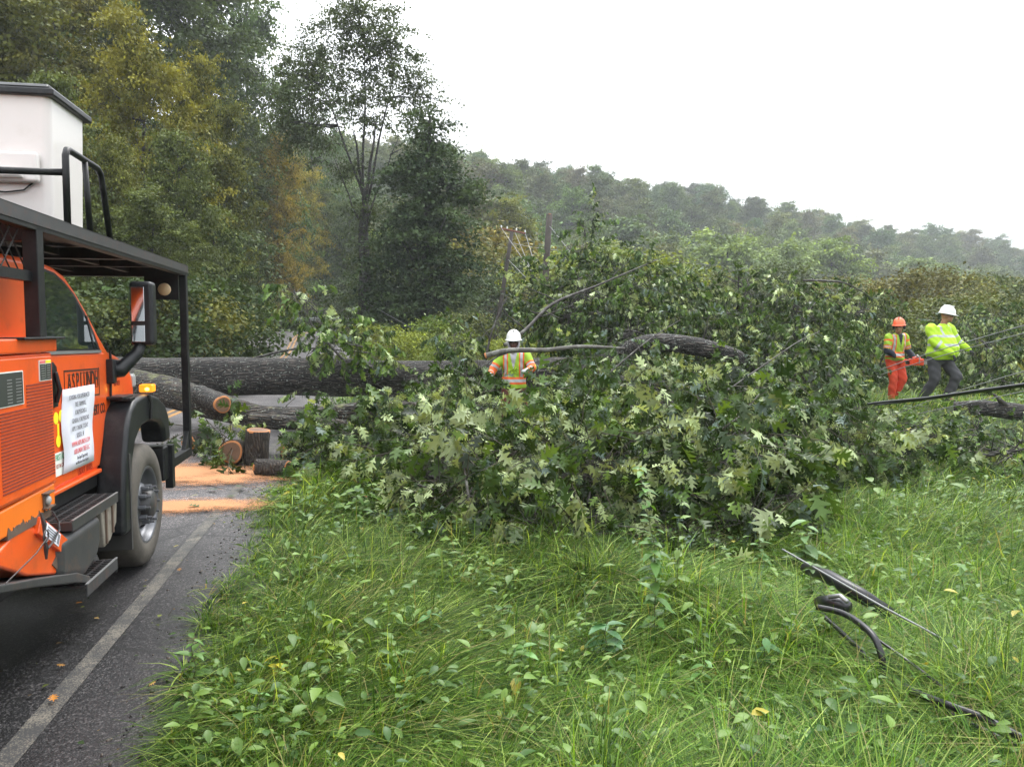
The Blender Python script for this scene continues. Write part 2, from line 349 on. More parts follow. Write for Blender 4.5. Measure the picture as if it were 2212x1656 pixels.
# sawdust spread over the asphalt, as thin lumpy sheets
def sawmat():
    m, nt, b = newmat('orange_sawdust')
    c = mixc(nt, noise(nt, 40, 6, .7), (.30, .125, .05), (.52, .25, .11)); nt.links.new(c, b.inputs['Base Color']); b.inputs['Roughness'].default_value = .95
    bump(nt, b, noise(nt, 50, 6), .8, .01)
    at = nt.nodes.new('ShaderNodeAttribute'); at.attribute_name = 'tint'; sp = nt.nodes.new('ShaderNodeSeparateColor'); nt.links.new(at.outputs['Color'], sp.inputs[0])
    f = math_(nt, 'ADD', sp.outputs[0], math_(nt, 'ADD', math_(nt, 'MULTIPLY', math_(nt, 'SUBTRACT', noise(nt, 4, 12, .8, stretch=(.4, 1, 1)), .5), 2.2), math_(nt, 'MULTIPLY', math_(nt, 'SUBTRACT', noise(nt, 70, 3, .6), .5), 1.6)))
    f = ramp(nt, f, [(.35, (0, 0, 0)), (.75, (1, 1, 1))]); nt.links.new(f, b.inputs['Alpha']); return m
M['sawdust'] = sawmat()
def sawdust(cx, cy, rx, ry, h, rz=0):
    n = 40; V = []; T = []
    for i in range(n+1):
        for j in range(n+1):
            u, v_ = i/n*2-1, j/n*2-1; r = math.hypot(u, v_)
            x = u*rx*math.cos(rz)-v_*ry*math.sin(rz); y = u*rx*math.sin(rz)+v_*ry*math.cos(rz)
            V.append((cx+x, cy+y, gz1(cx+x, cy+y)+.032+h*max(0, 1-r)*(.6+.4*math.sin(9*u+3*v_)))); T.append((max(0, 1.25-1.25*r),)*3)
    idx = np.arange((n+1)**2).reshape(n+1, n+1); F = np.stack([idx[:-1, :-1].ravel(), idx[1:, :-1].ravel(), idx[1:, 1:].ravel(), idx[:-1, 1:].ravel()], 1)
    return tag(link('sawdust', npmesh('sawdust', V, F, T, True), M['sawdust']), kind='stuff')
sawdust(-4.0, 9.35, 2.1, 1.05, .03, -.1); sawdust(-3.3, 7.6, 1.5, .5, .015, .1); sawdust(-5.4, 10.4, 1.4, .8, .03)

# ============ orange utility truck ============
WX, WY = -2.694, 5.631
truck = empty('utility_truck', (WX, WY, .02), math.atan2(.9841, -.1777), 'orange tree-crew bucket truck with black cab guard parked on the road', 'truck')
TM = Matrix.Translation(truck.location) @ Matrix.Rotation(math.atan2(.9841, -.1777), 4, 'Z')
# cab body: side outline (u,z)
cabp = [(-1.95, .80), (-.47, .80), (-.38, .95), (-.2, 1.02), (.30, 1.04), (.37, 1.2), (.36, 1.36), (.27, 1.455), (.17, 1.51), (.0, 1.56), (-.2, 1.6), (-.40, 1.73), (-.60, 1.88), (-.78, 1.995), (-.93, 2.07), (-1.08, 2.105), (-1.3, 2.125), (-1.95, 2.12)]
cab = MB().prism(cabp, .14, 2.14).build('cab', M['orange'], truck, bevel=.045, segs=4)
# side door, proud of the cab by 8 mm
doorp = [(-1.5, .84), (-.48, .84), (-.40, 1.0), (-.30, 1.25), (-.31, 1.585), (-1.5, 1.6)]
door = MB().prism(doorp, .131, .16).build('door', M['orange'], truck, bevel=.012, segs=2)
MB().prism([(-1.5, .80), (-.50, .80), (-.5, .828), (-1.5, .828)], .112, .16).build('sill', M['orange'], truck, bevel=.01)
winp = [(-1.30, 1.632), (-.45, 1.615), (-.53, 1.70), (-.66, 1.81), (-.82, 1.93), (-.96, 2.0), (-1.12, 2.045), (-1.30, 2.065)]
fr = MB().prism([(-1.33, 1.605), (-.375, 1.59), (-.50, 1.725), (-.65, 1.845), (-.82, 1.955), (-.97, 2.022), (-1.12, 2.066), (-1.33, 2.085)], .1345, .16).build('window_frame', M['plastic_black'], door)
MB().prism(winp, .1300, .16).build('window_pane', M['glass'], door)
MB().prism([(-.53, 1.62), (-.512, 1.62), (-.635, 1.83), (-.655, 1.83)], .126, .16).build('window_divider', M['plastic_black'], door)
MB().prism([(-1.3, 1.6), (-.4, 1.588), (-.4, 1.606), (-1.3, 1.619)], .124, .15).build('window_seal', M['tread_edge'], door)
hd = MB(); hd.prism([(-1.27, 1.30), (-1.19, 1.30), (-1.175, 1.36), (-1.19, 1.53), (-1.24, 1.56), (-1.28, 1.5)], .112, .135); hd.tube([(-1.23, .108, 1.33), (-1.225, .09, 1.4), (-1.23, .108, 1.5)], .014)
hd.build('door_handle', M['plastic_black'], door, bevel=.006)
# hood seam, windshield
s = MB(); s.tube([(-.2, .132, 1.6), (-.19, .132, 1.5), (-.215, .132, 1.3), (-.2, .132, 1.16), (-.13, .132, 1.07), (0, .134, 1.04)], .008, 5); s.build('hood_seam', M['seam'], cab)
ws = MB(); ws.add([(-.23, .24, 1.63), (-.23, 2.04, 1.63), (-.86, 1.98, 2.045), (-.86, .3, 2.045), (-.23+.0, .24, 1.62)], [(0, 1, 2, 3)]);
ws = MB().prism([(-.215, 1.63), (-.85, 2.055), (-.85, 2.03), (-.215, 1.60)], .26, 2.02).build('windshield', M['glass'], cab)
MB().prism([(-.9, 1.64), (-.45, 1.64), (-.9, 1.98)], 2.139, 2.146).build('window_pane', M['glass'], cab)
# hood side vent, headlamp, turn lamp
MB().box(-.09, -.01, .125, .15, 1.485, 1.53).build('hood_vent', M['plastic_black'], cab, bevel=.008)
MB().box(.30, .395, .13, .34, 1.30, 1.41).build('headlamp', M['lens_clear'], cab, bevel=.025)
MB().box(.30, .395, 1.94, 2.15, 1.30, 1.41).build('headlamp', M['lens_clear'], cab, bevel=.025)
MB().box(.36, .40, .5, 1.78, 1.06, 1.38).build('grille', M['plastic_black'], cab, bevel=.01)
for yy in (.0, 2.26):
    tl = MB().box(.18, .27, yy-.04, yy+.06, 1.275, 1.335).build('turn_lamp', M['amber_glow'], truck, bevel=.012)
    MB().ell((.178, yy+.0, 1.30), (.004, .016, .013)).build('bulb', M['lamp_core'], tl, True)
# bumper
MB().box(.62, .80, .0, 2.28, .52, .80).build('bumper', M['steel_black'], truck, bevel=.02)
MB().box(-6.2, .65, .62, .78, .50, .70).box(-6.2, .65, 1.50, 1.66, .50, .70).build('chassis', M['steel_black'], truck)
# wheel arch flares with rear skirt
def flare(y0, y1):
    o = [(-.50, .36), (-.49, .62), (-.45, .86), (-.37, 1.08), (-.29, 1.19), (-.17, 1.25), (.0, 1.27), (.2, 1.265), (.43, 1.225), (.62, 1.15), (.72, 1.05), (.755, .9), (.755, .84)]
    i_ = [(.60, .84), (.56, .95), (.45, 1.02), (.2, 1.06), (-.05, 1.045), (-.2, .96), (-.29, .82), (-.33, .6), (-.34, .36)]
    mb = MB(); n = len(o)
    # quad strip ring between outer and inner outlines
    import bisect
    pts = o+i_; mb.prism(pts, y0, y1); return mb
fl = flare(-.02, .17).build('wheel_arch', M['plastic_black'], truck, bevel=.035, segs=3)
flare(2.11, 2.33).build('wheel_arch', M['plastic_black'], truck, bevel=.035, segs=3)
MB().tube([(.12, -.025, 1.262), (.14, -.035, 1.2), (.14, -.03, 1.08)], .012, 5).build('flare_seam', M['seam'], fl)
MB().box(-.30, -.05, .03, .16, 1.262, 1.282).box(-.24, -.12, -.0, .12, 1.245, 1.27).build('flare_clip', M['steel_black'], fl, bevel=.006)
MB().box(-.39, -.36, -.025, .42, .24, .9).build('mud_skirt', M['rubber_dark'], truck)
for q, mt in ((.27, 'rusty'), (.16, 'tread_edge'), (.05, 'tank_light')):
    MB().ell((-.392, q, .80), (.012, .014, .014)).build('bolt', M[mt], fl, True)
# wheels
def wheel(x, y, sgn, front=True, r=.45):
    root = bpy.data.objects.new('wheel', None); COL.objects.link(root); root.parent = truck; root.location = (x, y, r-.0); root.empty_display_size = .1
    wv = [(.285, .0), (.30, -.012), (.36, -.016), (.42, .0), (.442, .02), (.45, .045), (.45, .225), (.44, .25), (.40, .262), (.30, .25)]
    T = MB().lathe([(q*r/.45, sgn*h) for q, h in wv], axis='y', k=180)
    for i_, p in enumerate(T.v):
        ring, j = divmod(i_, 180)
        if 4 <= ring <= 7 and j % 2 == 0: T.v[i_] = (p[0]*.983, p[1], p[2]*.983)
    t = T.build('tyre', M['rubber'], root, True)
    if front: pr = [(.285, .0), (.272, -.006), (.262, .01), (.256, .05), (.235, .10), (.19, .085), (.165, .06), (.15, .035), (.135, .025), (.07, .022)]
    else: pr = [(.285, .0), (.262, .01), (.256, .05), (.25, .13), (.22, .17), (.14, .18), (.13, .16), (.07, .16)]
    rm = MB().lathe([(q, sgn*h) for q, h in pr], axis='y', k=40).build('rim', M['rim'], root, True)
    for k in range(5 if front else 0):
        a = 2*PI*k/5+.35; MB().ell((.213*math.cos(a), sgn*.075, .213*math.sin(a)), (.034, .024, .034), nu=14, nv=8).build('rim_hole', M['seam'], root, True)
    hb = MB().lathe([(.105, sgn*.03), (.10, sgn*-.03), (.085, sgn*-.045), (0.001, sgn*-.05)], axis='y', k=24).build('hub', M['tank'], root, True, bevel=0)
    nm = None
    for k in range(10):
        a = 2*PI*k/10
        if nm is None:
            n_ = MB().lathe([(.001, .03), (.019, .03), (.019, -.02), (.010, -.022), (.010, -.055), (.001, -.055)], axis='y', k=8).build('wheel_nut', M['rim'], root); nm = n_.data
            if sgn < 0: n_.scale.y = -1
        else: n_ = n_.copy(); COL.objects.link(n_)
        n_.location = (.128*math.cos(a), 0, .128*math.sin(a))
    return root
wheel(.10, .0, 1); wheel(.10, 2.30, -1)
for yy, sg in ((.02, 1), (.34, 1), (2.28, -1), (1.96, -1)): wheel(-4.9, yy, sg, False)
MB().box(.02, .18, .2, 2.1, .38, .5).box(-5, -4.8, .2, 2.1, .38, .5).box(-4.9, .1, 1.0, 1.1, .42, .47).build('axle', M['steel_black'], truck)
# mirror
mr = MB().box(-.10, .03, -.215+.18, .15, 1.635, 2.085)
mroot = MB().box(-.085, .035, -.125, .035, 1.63, 2.085).build('side_mirror', M['plastic_black'], truck, bevel=.03, segs=3)
MB().box(-.092, -.084, -.07, .018, 1.80, 2.045).build('mirror_glass', M['mirror'], mroot, bevel=.003)
MB().box(-.092, -.084, -.07, .018, 1.655, 1.775).build('mirror_glass', M['mirror'], mroot, bevel=.003)
MB().tube([(-.19, .15, 1.46), (-.16, .08, 1.46), (-.06, .0, 1.57), (-.04, -.04, 1.66)], [.06, .055, .045, .035], 8).build('mirror_arm', M['plastic_black'], truck, True)
MB().box(-.27, -.20, .09, .15, 1.37, 1.54).build('mirror_bracket', M['plastic_black'], truck, bevel=.012)
MB().box(-.085, .035, 2.25, 2.41, 1.63, 2.085).tube([(-.2, 2.1, 1.46), (-.05, 2.3, 1.6), (-.03, 2.33, 1.66)], .035).build('side_mirror', M['plastic_black'], truck, bevel=.02)
# cab guard: black frame, posts, deck
g = MB(); W2 = 2.26
g.box(-2.4, 1.46, -.03, .03, 2.25, 2.335); g.box(-2.4, 1.46, W2, W2+.06, 2.25, 2.335)
g.box(1.38, 1.46, .03, W2, 2.235, 2.335); g.box(-.2, -.12, .03, W2, 2.25, 2.325); g.box(-1.76, -1.68, .03, W2, 2.20, 2.325); g.box(.6, .66, .03, W2, 2.26, 2.325)
for k in range(1, 5): g.box(-2.4, 1.38, W2*k/5-.02, W2*k/5+.02, 2.27, 2.315)
guard = g.build('cab_guard', M['steel_black'], truck, bevel=.004)
MB().box(-2.4, 1.44, -.035, W2+.07, 2.337, 2.343).build('deck_plate', M['steel_black'], guard)
MB().box(-2.4, 1.461, -.036, -.031, 2.275, 2.336).build('edge_strip', M['tread'], guard)
for yy in (-.03, W2):
    MB().box(1.39, 1.46, yy, yy+.06, .64, 2.235).prism([(1.39, .64), (1.39, .84), (1.22, .64)], yy+.01, yy+.05).box(.78, 1.46, yy, yy+.06, .60, .68).box(.74, .82, yy, yy+.06, .44, .80).build('front_post', M['steel_black'], truck, bevel=.006)
    MB().box(-1.77, -1.69, yy-.0, yy+.07, 1.70, 2.25).box(-2.0, -1.5, yy-.02, yy+.10, 1.69, 1.702).build('rear_post', M['steel_black'], truck, bevel=.005)
MB().box(-2.6, -1.77, 0, .05, 2.0, 2.05).build('side_rail', M['steel_black'], guard)
dm = MB()
for k in range(-14, 16):
    x0 = -2.5+k*.09
    for sgn in (1, -1):
        a0, a1 = (x0, 2.05), (x0+.2*sgn, 2.25)
        if min(a0[0], a1[0]) > -2.6 and max(a0[0], a1[0]) < -1.77: dm.tube([(a0[0], .02, a0[1]), (a1[0], .02, a1[1])], .004, 4)
dm.build('wire_mesh', M['seam'], guard); guard.location.z = -.022
lp = MB().box(1.32, 1.345, .02, .30, 2.03, 2.235).build('lamp_plate', M['steel_black'], guard)
MB().lathe([(.052, -.004), (.055, -.02), (.045, -.03), (.001, -.034)], c=(1.318, .13, 2.12), axis='x', k=24).build('lamp_lens', M['lens_cream'], guard, True)
# tubular hoop rail round the bucket
hp = MB(); yy = -.02; r = .019
Hq = [(-1.33, yy, 2.34), (-1.325, yy, 2.71), (-1.30, yy, 2.745), (-1.26, yy, 2.75), (-.82, yy, 2.745), (-.76, yy, 2.72), (-.74, yy, 2.68), (-.62, yy, 2.34)]
hp.tube(Hq, r, 10); hp.tube([(-.98, yy, 2.34), (-1.03, yy, 2.745)], r*.9, 10)
hp.tube([(-1.32, yy, 2.62), (-1.32, .6, 2.62), (-1.32, 1.6, 2.62)], r, 10); hp.tube([(-1.33, 1.6, 2.34), (-1.32, 1.6, 2.72)], r, 10); hp.tube([(-.62, 1.6, 2.34), (-.74, 1.6, 2.68), (-.82, 1.6, 2.74), (-1.32, 1.6, 2.74)], r, 10)
hp.build('hoop_rail', M['steel_black'], guard, True)
# bucket (boom basket)
def taper_box(mb, x0, x1, y0, y1, z0, z1, e):
    mb.add([(x0+e, y0+e, z0), (x1-e, y0+e, z0), (x1-e, y1-e, z0), (x0+e, y1-e, z0), (x0, y0, z1), (x1, y0, z1), (x1, y1, z1), (x0, y1, z1)], [(0, 3, 2, 1), (4, 5, 6, 7), (0, 1, 5, 4), (1, 2, 6, 5), (2, 3, 7, 6), (3, 0, 4, 7)]); return mb
bk = taper_box(MB(), -.80, -.20, .24, .96, 2.36, 3.19, .02).build('bucket', M['white_fibre'], truck, bevel=.05, segs=4)
MB().box(-.835, -.165, .205, .995, 3.14, 3.185).prism([(-.835, 3.185), (-.165, 3.185), (-.2, 3.215), (-.8, 3.215)], .24, .96).build('bucket_rim', M['plastic_black'], bk, bevel=.012, segs=2)
MB().prism([(.30, 2.62), (.62, 2.62), (.55, 2.80), (.30, 2.80)], -.86, -.80, ax='x').prism([(.36, 2.64), (.7, 2.64), (.62, 2.70), (.40, 2.70)], -.9, -.86, ax='x').build('bucket_step', M['white_fibre'], bk, bevel=.02)
MB().tube([(-.86, .95, 2.58), (-.803, .5, 2.565), (-.803, .40, 2.58), (-.80, .33, 2.64)], .005, 5).build('bucket_seam', M['seam'], bk)
# boom behind and toolbox with louvred door
MB().tube([(-.5, 1.1, 2.6), (-3.5, 1.2, 2.62), (-6, 1.2, 2.6)], .13, 8).tube([(-5.9, 1.2, .9), (-5.9, 1.2, 2.65)], .2, 12).build('boom', M['white_fibre'], truck, True)
tb = MB().box(-2.85, -1.56, .0, .72, .93, 1.62).build('tool_cabinet', M['orange'], truck, bevel=.01)
MB().box(-2.87, -1.535, -.018, .74, 1.625, 1.695).build('cabinet_lid', M['orange'], tb, bevel=.01)
MB().box(-2.84, -1.60, -.012, .05, .945, 1.605).build('cabinet_door', M['orange'], tb, bevel=.008)
pg = MB()
for r0 in range(31):
    z = .99+r0*.0158
    for k in range(46):
        u = -2.20+k*.0128
        if z > 1.365 and u < -1.93: continue
        pg.box(u, u+.0078, -.0155, -.0125, z, z+.0075)
pg.build('perforation', M['slot'], tb)
lb = MB().box(-2.28, -1.955, -.0165, -.012, 1.385, 1.545).build('data_label', M['sticker_white'], tb)
MB().box(-2.27, -1.965, -.0185, -.0167, 1.39, 1.54).build('label_face', M['sticker_dark'], lb)
lb = MB().box(-1.765, -1.62, -.0165, -.012, 1.48, 1.585).build('warning_label', M['sticker_white'], tb)
mb_ = MB().box(-1.76, -1.697, -.0185, -.0167, 1.485, 1.565).box(-1.69, -1.625, -.0185, -.0167, 1.485, 1.565).build('label_face', M['sticker_dark'], lb)
MB().box(-1.76, -1.697, -.0185, -.0167, 1.569, 1.583).build('label_face', M['ink_red'], lb); MB().box(-1.69, -1.625, -.0185, -.0167, 1.569, 1.583).build('label_face', M['sticker_yellow'], lb)
ln = MB()
for k in range(6):
    ln.box(-1.75, -1.71, -.0195, -.0187, 1.493+k*.012, 1.497+k*.012); ln.box(-1.68, -1.64, -.0195, -.0187, 1.493+k*.012, 1.497+k*.012)
for k in range(8):
    ln.box(-2.13, -2.08, -.0195, -.0187, 1.40+k*.015, 1.405+k*.015); ln.box(-2.04, -1.98, -.0195, -.0187, 1.40+k*.015, 1.405+k*.015)
ln.build('label_lines', M['tread_edge'], lb)
# lower cabinet with rusted lower edge
low = [(-2.9, .60), (-2.2, .80), (-2.0, .845), (-1.82, .80), (-1.74, .775), (-1.66, .79), (-1.61, .80), (-1.585, .84), (-1.585, .94), (-2.9, 1.0), ]
lc = MB().prism([(-2.9, .72), (-2.2, .79), (-1.70, .79), (-1.585, .82), (-1.585, .935), (-2.9, .90)], .0, .7).build('lower_cabinet', M['orange_yellow'], truck, bevel=.012)
MB().box(-1.75, -1.68, -.008, .02, .835, .90).box(-1.76, -1.66, -.03, .0, .905, .911).box(-1.76, -1.66, -.03, .0, .83, .836).build('marker_lamp', M['rusty'], lc)
MB().ell((-1.715, -.014, .868), (.024, .014, .024)).build('lamp_lens', M['lens_clear'], lc, True)
rg = MB(); 
for k in range(16):
    x = -2.15+k*.031; rg.prism([(x, .775), (x+.033, .775), (x+.033, .795+.028*R_.random()), (x+.012, .80+.035*R_.random()), (x, .795+.028*R_.random())], -.003, .03)
rg.build('rusted_edge', M['rusty'], lc)
# folded orange outrigger panel
ol = [(-2.25, .74), (-2.03, .80), (-1.84, .765), (-1.34, .465), (-1.36, .44), (-1.6, .445), (-1.95, .545), (-2.25, .68)]
og = MB().prism(ol, .0, .28).build('outrigger', M['orange'], truck, bevel=.02, segs=2)
Mr = Matrix.Translation((-1.59, .0, .612)) @ Matrix.Rotation(math.radians(32), 4, 'Y')
MB().box(-.30, .28, -.022, .012, -.045, .045, Mr).build('outrigger_rail', M['orange'], og, bevel=.006)
st = MB().box(-.24, -.04, -.027, -.0225, -.033, .033, Mr).build('outrigger_sticker', M['paper'], og)
l_ = MB()
for k in range(4): l_.box(-.22+.0, -.09, -.0285, -.0275, -.024+k*.013, -.018+k*.013, Mr)
l_.box(-.075, -.048, -.0285, -.0275, -.025, .025, Mr); l_.build('sticker_lines', M['ink'], st)
MB().prism([(-1.56, .46), (-1.47, .455), (-1.48, .50), (-1.54, .52), (-1.62, .545), (-1.67, .52), (-1.62, .48)], -.006, .0).box(.2, .27, -.026, -.0225, -.045, .03, Mr).build('worn_patch', M['rusty'], og)
ch = MB(); ch.tube([(-1.88, -.04, .84), (-1.87, -.05, .78), (-1.875, -.05, .72), (-1.86, -.05, .66), (-1.85, -.045, .60)], [.006, .012, .005, .012, .006], 6); 
ch.lathe([(.030, 0), (.034, .004), (.030, .008), (.026, .004)], c=(-1.872, -.06, .72), axis='y', k=16, close=True); ch.tube([(-1.87, -.06, .71), (-2.0, -.06, .67), (-2.3, -.05, .62)], .003, 5)
ch.tube([(-1.66, -.01, .80), (-1.64, -.03, .74), (-1.66, -.04, .70), (-1.74, -.04, .66), (-1.84, -.05, .65)], .006, 6)
ch.build('latch_chain', M['tank'], truck)
# steps and tank
def tread_plate(mb, x0, x1, y0, y1, z):
    n = int((x1-x0)/.035); k2 = max(2, int((y1-y0)/.05))
    for i in range(n+1): mb.box(x0+i*(x1-x0)/n-.005, x0+i*(x1-x0)/n+.005, y0, y1, z-.012, z)
    for j in range(k2+1): yv = y0+j*(y1-y0)/k2; mb.box(x0, x1, yv-.006, yv+.006, z-.01, z+.003)
mb_ = MB(); tread_plate(mb_, -1.45, -.68, -.02, .22, .69); s1 = mb_.build('step', M['tread'], truck)
MB().box(-1.45, -.68, -.032, -.024, .64, .695).box(-.68, -.67, -.032, .22, .64, .69).box(-1.46, -1.45, -.032, .22, .64, .69).build('step_rim', M['tank'], s1, bevel=.003)
MB().box(-1.45, -.68, -.034, -.022, .695, .699).build('step_nosing', M['tread_edge'], s1)
MB().box(-1.44, -.69, -.02, .22, .655, .668).build('step_pan', M['seam'], s1)
MB().prism([(-1.62, .63), (-.98, .63), (-1.0, .46), (-1.06, .38), (-1.25, .33), (-1.62, .42)], -.03, .5).build('tank', M['tank'], truck, bevel=.05, segs=4)
bx = MB().prism([(-.96, .63), (-.66, .63), (-.68, .5), (-.80, .42), (-.92, .40)], -.02, .4).build('battery_box', M['tank_light'], truck, bevel=.01)
MB().box(-.90, -.88, -.03, -.015, .42, .64).box(-.78, -.76, -.03, -.015, .46, .64).build('box_strap', M['rusty'], bx)
mb_ = MB(); tread_plate(mb_, -1.30, -.78, -.03, .2, .285); s2 = mb_.build('step', M['tread'], truck)
MB().box(-1.30, -.76, -.042, -.032, .22, .29).box(-.77, -.76, -.04, .2, .2, .285).build('step_rim', M['tank'], s2, bevel=.003); MB().box(-1.30, -.76, -.044, -.03, .29, .295).build('step_nosing', M['tread_edge'], s2)
MB().prism([(-2.4, .64), (-1.96, .535), (-1.4, .395), (-1.2, .31), (-1.2, .27), (-1.42, .34), (-1.96, .49), (-2.4, .60)], -.03, .25).build('skid_plate', M['tank'], truck, bevel=.01)
MB().box(-1.55, -.62, .38, .42, .24, .64).build('step_backing', M['steel_black'], truck)
MB().box(-1.55, -.5, .5, .55, .28, .8).box(-1.6, -.4, .16, .5, .705, .78).build('under_cab', M['steel_black'], truck)
# chip body behind
MB().box(-6.6, -2.95, .0, 2.3, .95, 2.2).build('chip_body', M['orange'], truck, bevel=.03)
# lettering
def text(s, size, xc, zc, y, name, mat, parent, sx=1.0, ext=.0, align='CENTER', bold=0):
    cu = bpy.data.curves.new(name, 'FONT'); cu.body = s; cu.size = size; cu.align_x = align; cu.align_y = 'CENTER'; cu.extrude = .0006; cu.offset = bold; cu.resolution_u = 3
    o = bpy.data.objects.new(name, cu); COL.objects.link(o); dg = bpy.context.evaluated_depsgraph_get()
    me = bpy.data.meshes.new_from_object(o.evaluated_get(dg)); bpy.data.objects.remove(o); bpy.data.curves.remove(cu)
    T = Matrix(((sx, 0, 0, xc), (0, 0, -1, y), (0, 1, 0, zc), (0, 0, 0, 1))); me.transform(T)
    return link(name, me, mat, parent)
lt = MB()
Z0 = .1285
for a, b_ in (((-1.045, 1.497), (-.445, 1.485)), ((-1.045, 1.325), (-.445, 1.315))): lt.prism([(a[0], a[1]-.006), (b_[0], b_[1]-.006), (b_[0], b_[1]+.004), (a[0], a[1]+.004)], Z0, .1305)
for xx in (-1.045, -.452): lt.box(xx, xx+.006, Z0, .1305, 1.32, 1.492)
lt.build('lettering_frame', M['letter'], door)
word = 'ASPLUNDH'; ser = MB()
for i, ch_ in enumerate(word):
    xx = -1.0+(i+.5)*.535/8; text(ch_, .15, xx, 1.418, Z0, 'lettering', M['letter'], door, .6, bold=.0018)
    for zz in (1.367, 1.470): ser.box(xx-.022, xx+.022, Z0-.0004, .1304, zz-.002, zz+.002)
ser.build('lettering_serif', M['letter'], door)
text('TREE EXPERT CO.', .095, -.345, 1.215, Z0, 'lettering', M['letter'], door, .62, align='RIGHT', bold=.001)
text('USDOT 101023', .055, -.76, .865, Z0, 'lettering', M['letter_red'], door, .7)
text('185-9033', .05, -.06, 1.36, .1365, 'lettering', M['letter_red'], cab, .7)
sy = MB()
for a, b_ in ((-1.19, 1.235), (-1.115, 1.24), (-1.165, 1.1)): sy.lathe([(.001, 0), (.036, 0)], c=(a, .1285, b_), axis='y', k=16)
sy.box(-1.175, -1.15, .1286, .1304, 1.11, 1.2)
for v_ in range(len(sy.v)):
    x, y, z = sy.v[v_]; 
sy.build('yellow_sticker', M['sticker_yellow'], door)
sw = MB().box(-1.235, -1.07, .1285, .1304, .90, 1.035).build('first_aid_sticker', M['sticker_white'], door)
text('FIRST AID', .05, -1.15, 1.005, .128, 'lettering', M['green_ink'], door, .65); text('KIT IN CAB', .035, -1.15, .955, .128, 'lettering', M['letter_red'], door, .7)
# recruiting sheet taped on the door: a thing of its own
pp = MB(); nn = 10; xl, xr_ = -1.115, -.60
for i in range(nn+1):
    t = i/nn; z = .90+t*.49; wob = .01*math.sin(t*9)
    for k_, x in ((0, xl-.02+.04*t*t+wob), (1, (xl+xr_)/2+wob), (2, xr_-.04+.05*min(1, t*1.6)+wob)): pp.v.append((x, .122-.006*math.sin(t*6+k_), z))
for i in range(nn):
    for k_ in range(2): pp.f.append((i*3+k_, i*3+k_+1, i*3+k_+4, i*3+k_+3))
paper = pp.build('paper_notice', M['paper'], None, True); paper.matrix_world = TM
so_ = paper.modifiers.new('thick', 'SOLIDIFY'); so_.thickness = .0015; so_.offset = 0
tag(paper, 'curled white recruiting sheet taped over the truck door lettering', 'notice')
for i, (s_, zz, sz, mt) in enumerate((('LOOKING FOR EXPERIENCED', 1.335, .041, 'ink'), ('TREE TRIMMERS,', 1.288, .041, 'ink'), ('FOREPERSONS &', 1.240, .041, 'ink'), ('GENERAL FOREPERSONS', 1.192, .041, 'ink'), ('APPLY ONLINE TODAY', 1.145, .041, 'ink'), ('SUSSEX, NJ', 1.10, .041, 'ink'), ('WWW.ASPLUNDH.COM', 1.052, .044, 'ink_red'), ('ASPLUNDH TREE LLC', 1.005, .044, 'ink_red'), ('An Equal Opportunity', .965, .032, 'ink'), ('and Affirmative Action Employer', .935, .026, 'ink'))):
    text(s_, sz, -.855+.012*math.sin(i), zz, .1125, 'lettering', M[mt], paper, .62)
# ============ foliage generators ============
def rotz(a):
    c, s = np.cos(a), np.sin(a); z = np.zeros_like(c); o = np.ones_like(c)
    return np.stack([np.stack([c, -s, z], -1), np.stack([s, c, z], -1), np.stack([z, z, o], -1)], -2)
def frame(d, up):
    # matrices whose Y column is d and Z column is near up (arrays n,3)
    d = d/np.linalg.norm(d, axis=1, keepdims=True); x = np.cross(d, up); x /= np.maximum(np.linalg.norm(x, axis=1, keepdims=True), 1e-6); z = np.cross(x, d)
    return np.stack([x, d, z], -1)
def place(V, F, Rm, T, S, tint):
    # V (n,3) template, Rm (k,3,3), T (k,3), S (k,), tint (k,3)
    n = len(V); k = len(T); P_ = np.einsum('kij,nj->kni', Rm, V)*S[:, None, None]+T[:, None, :]
    Fk = (F[None]+(np.arange(k)*n)[:, None, None]).reshape(-1, F.shape[1])
    return P_.reshape(-1, 3), Fk, np.repeat(tint, n, 0)
class Cloud:
    def __init__(s): s.V = []; s.F = []; s.T = []; s.n = 0
    def add(s, V, F, T): s.V.append(V); s.F.append(F+s.n); s.T.append(T); s.n += len(V)
    def mesh(s, name, smooth=False): return npmesh(name, np.concatenate(s.V), np.concatenate(s.F), np.concatenate(s.T), smooth)
def leaf_from(rows, fold=.25, droop=.3, wav=0):
    # rows: (t on midrib, width, t of outline point)
    V = []; 
    for tm, wd, to in rows:
        z = -droop*tm*tm; V.append((0, tm, z)); zo = -droop*to*to+fold*wd
        V.append((wd, to, zo+wav*math.sin(to*17))); V.append((-wd, to, zo-wav*math.sin(to*13)))
    F = []
    for i in range(len(rows)-1):
        a = 3*i; F += [(a, a+1, a+4, a+3), (a, a+3, a+5, a+2)]
    return np.array(V, float), np.array(F)
def oak_leaf(k):
    r = random.Random(k); j = lambda v: v*r.uniform(.85, 1.15)
    rows = [(0, .006, 0), (.16, .012, .16), (.24, j(.10), .27), (.26, j(.25), .36), (.33, j(.23), .42), (.36, j(.07), .38), (.44, j(.10), .46), (.47, j(.36), .62), (.53, j(.37), .70), (.58, j(.12), .62), (.65, j(.09), .66), (.70, j(.28), .84), (.76, j(.24), .90), (.80, j(.09), .83), (.88, j(.05), .9), (1.0, .008, 1.03)]
    return leaf_from(rows, r.uniform(-.2, .9), r.uniform(-.1, 1.0), .03)
OAK = [oak_leaf(k) for k in range(8)]
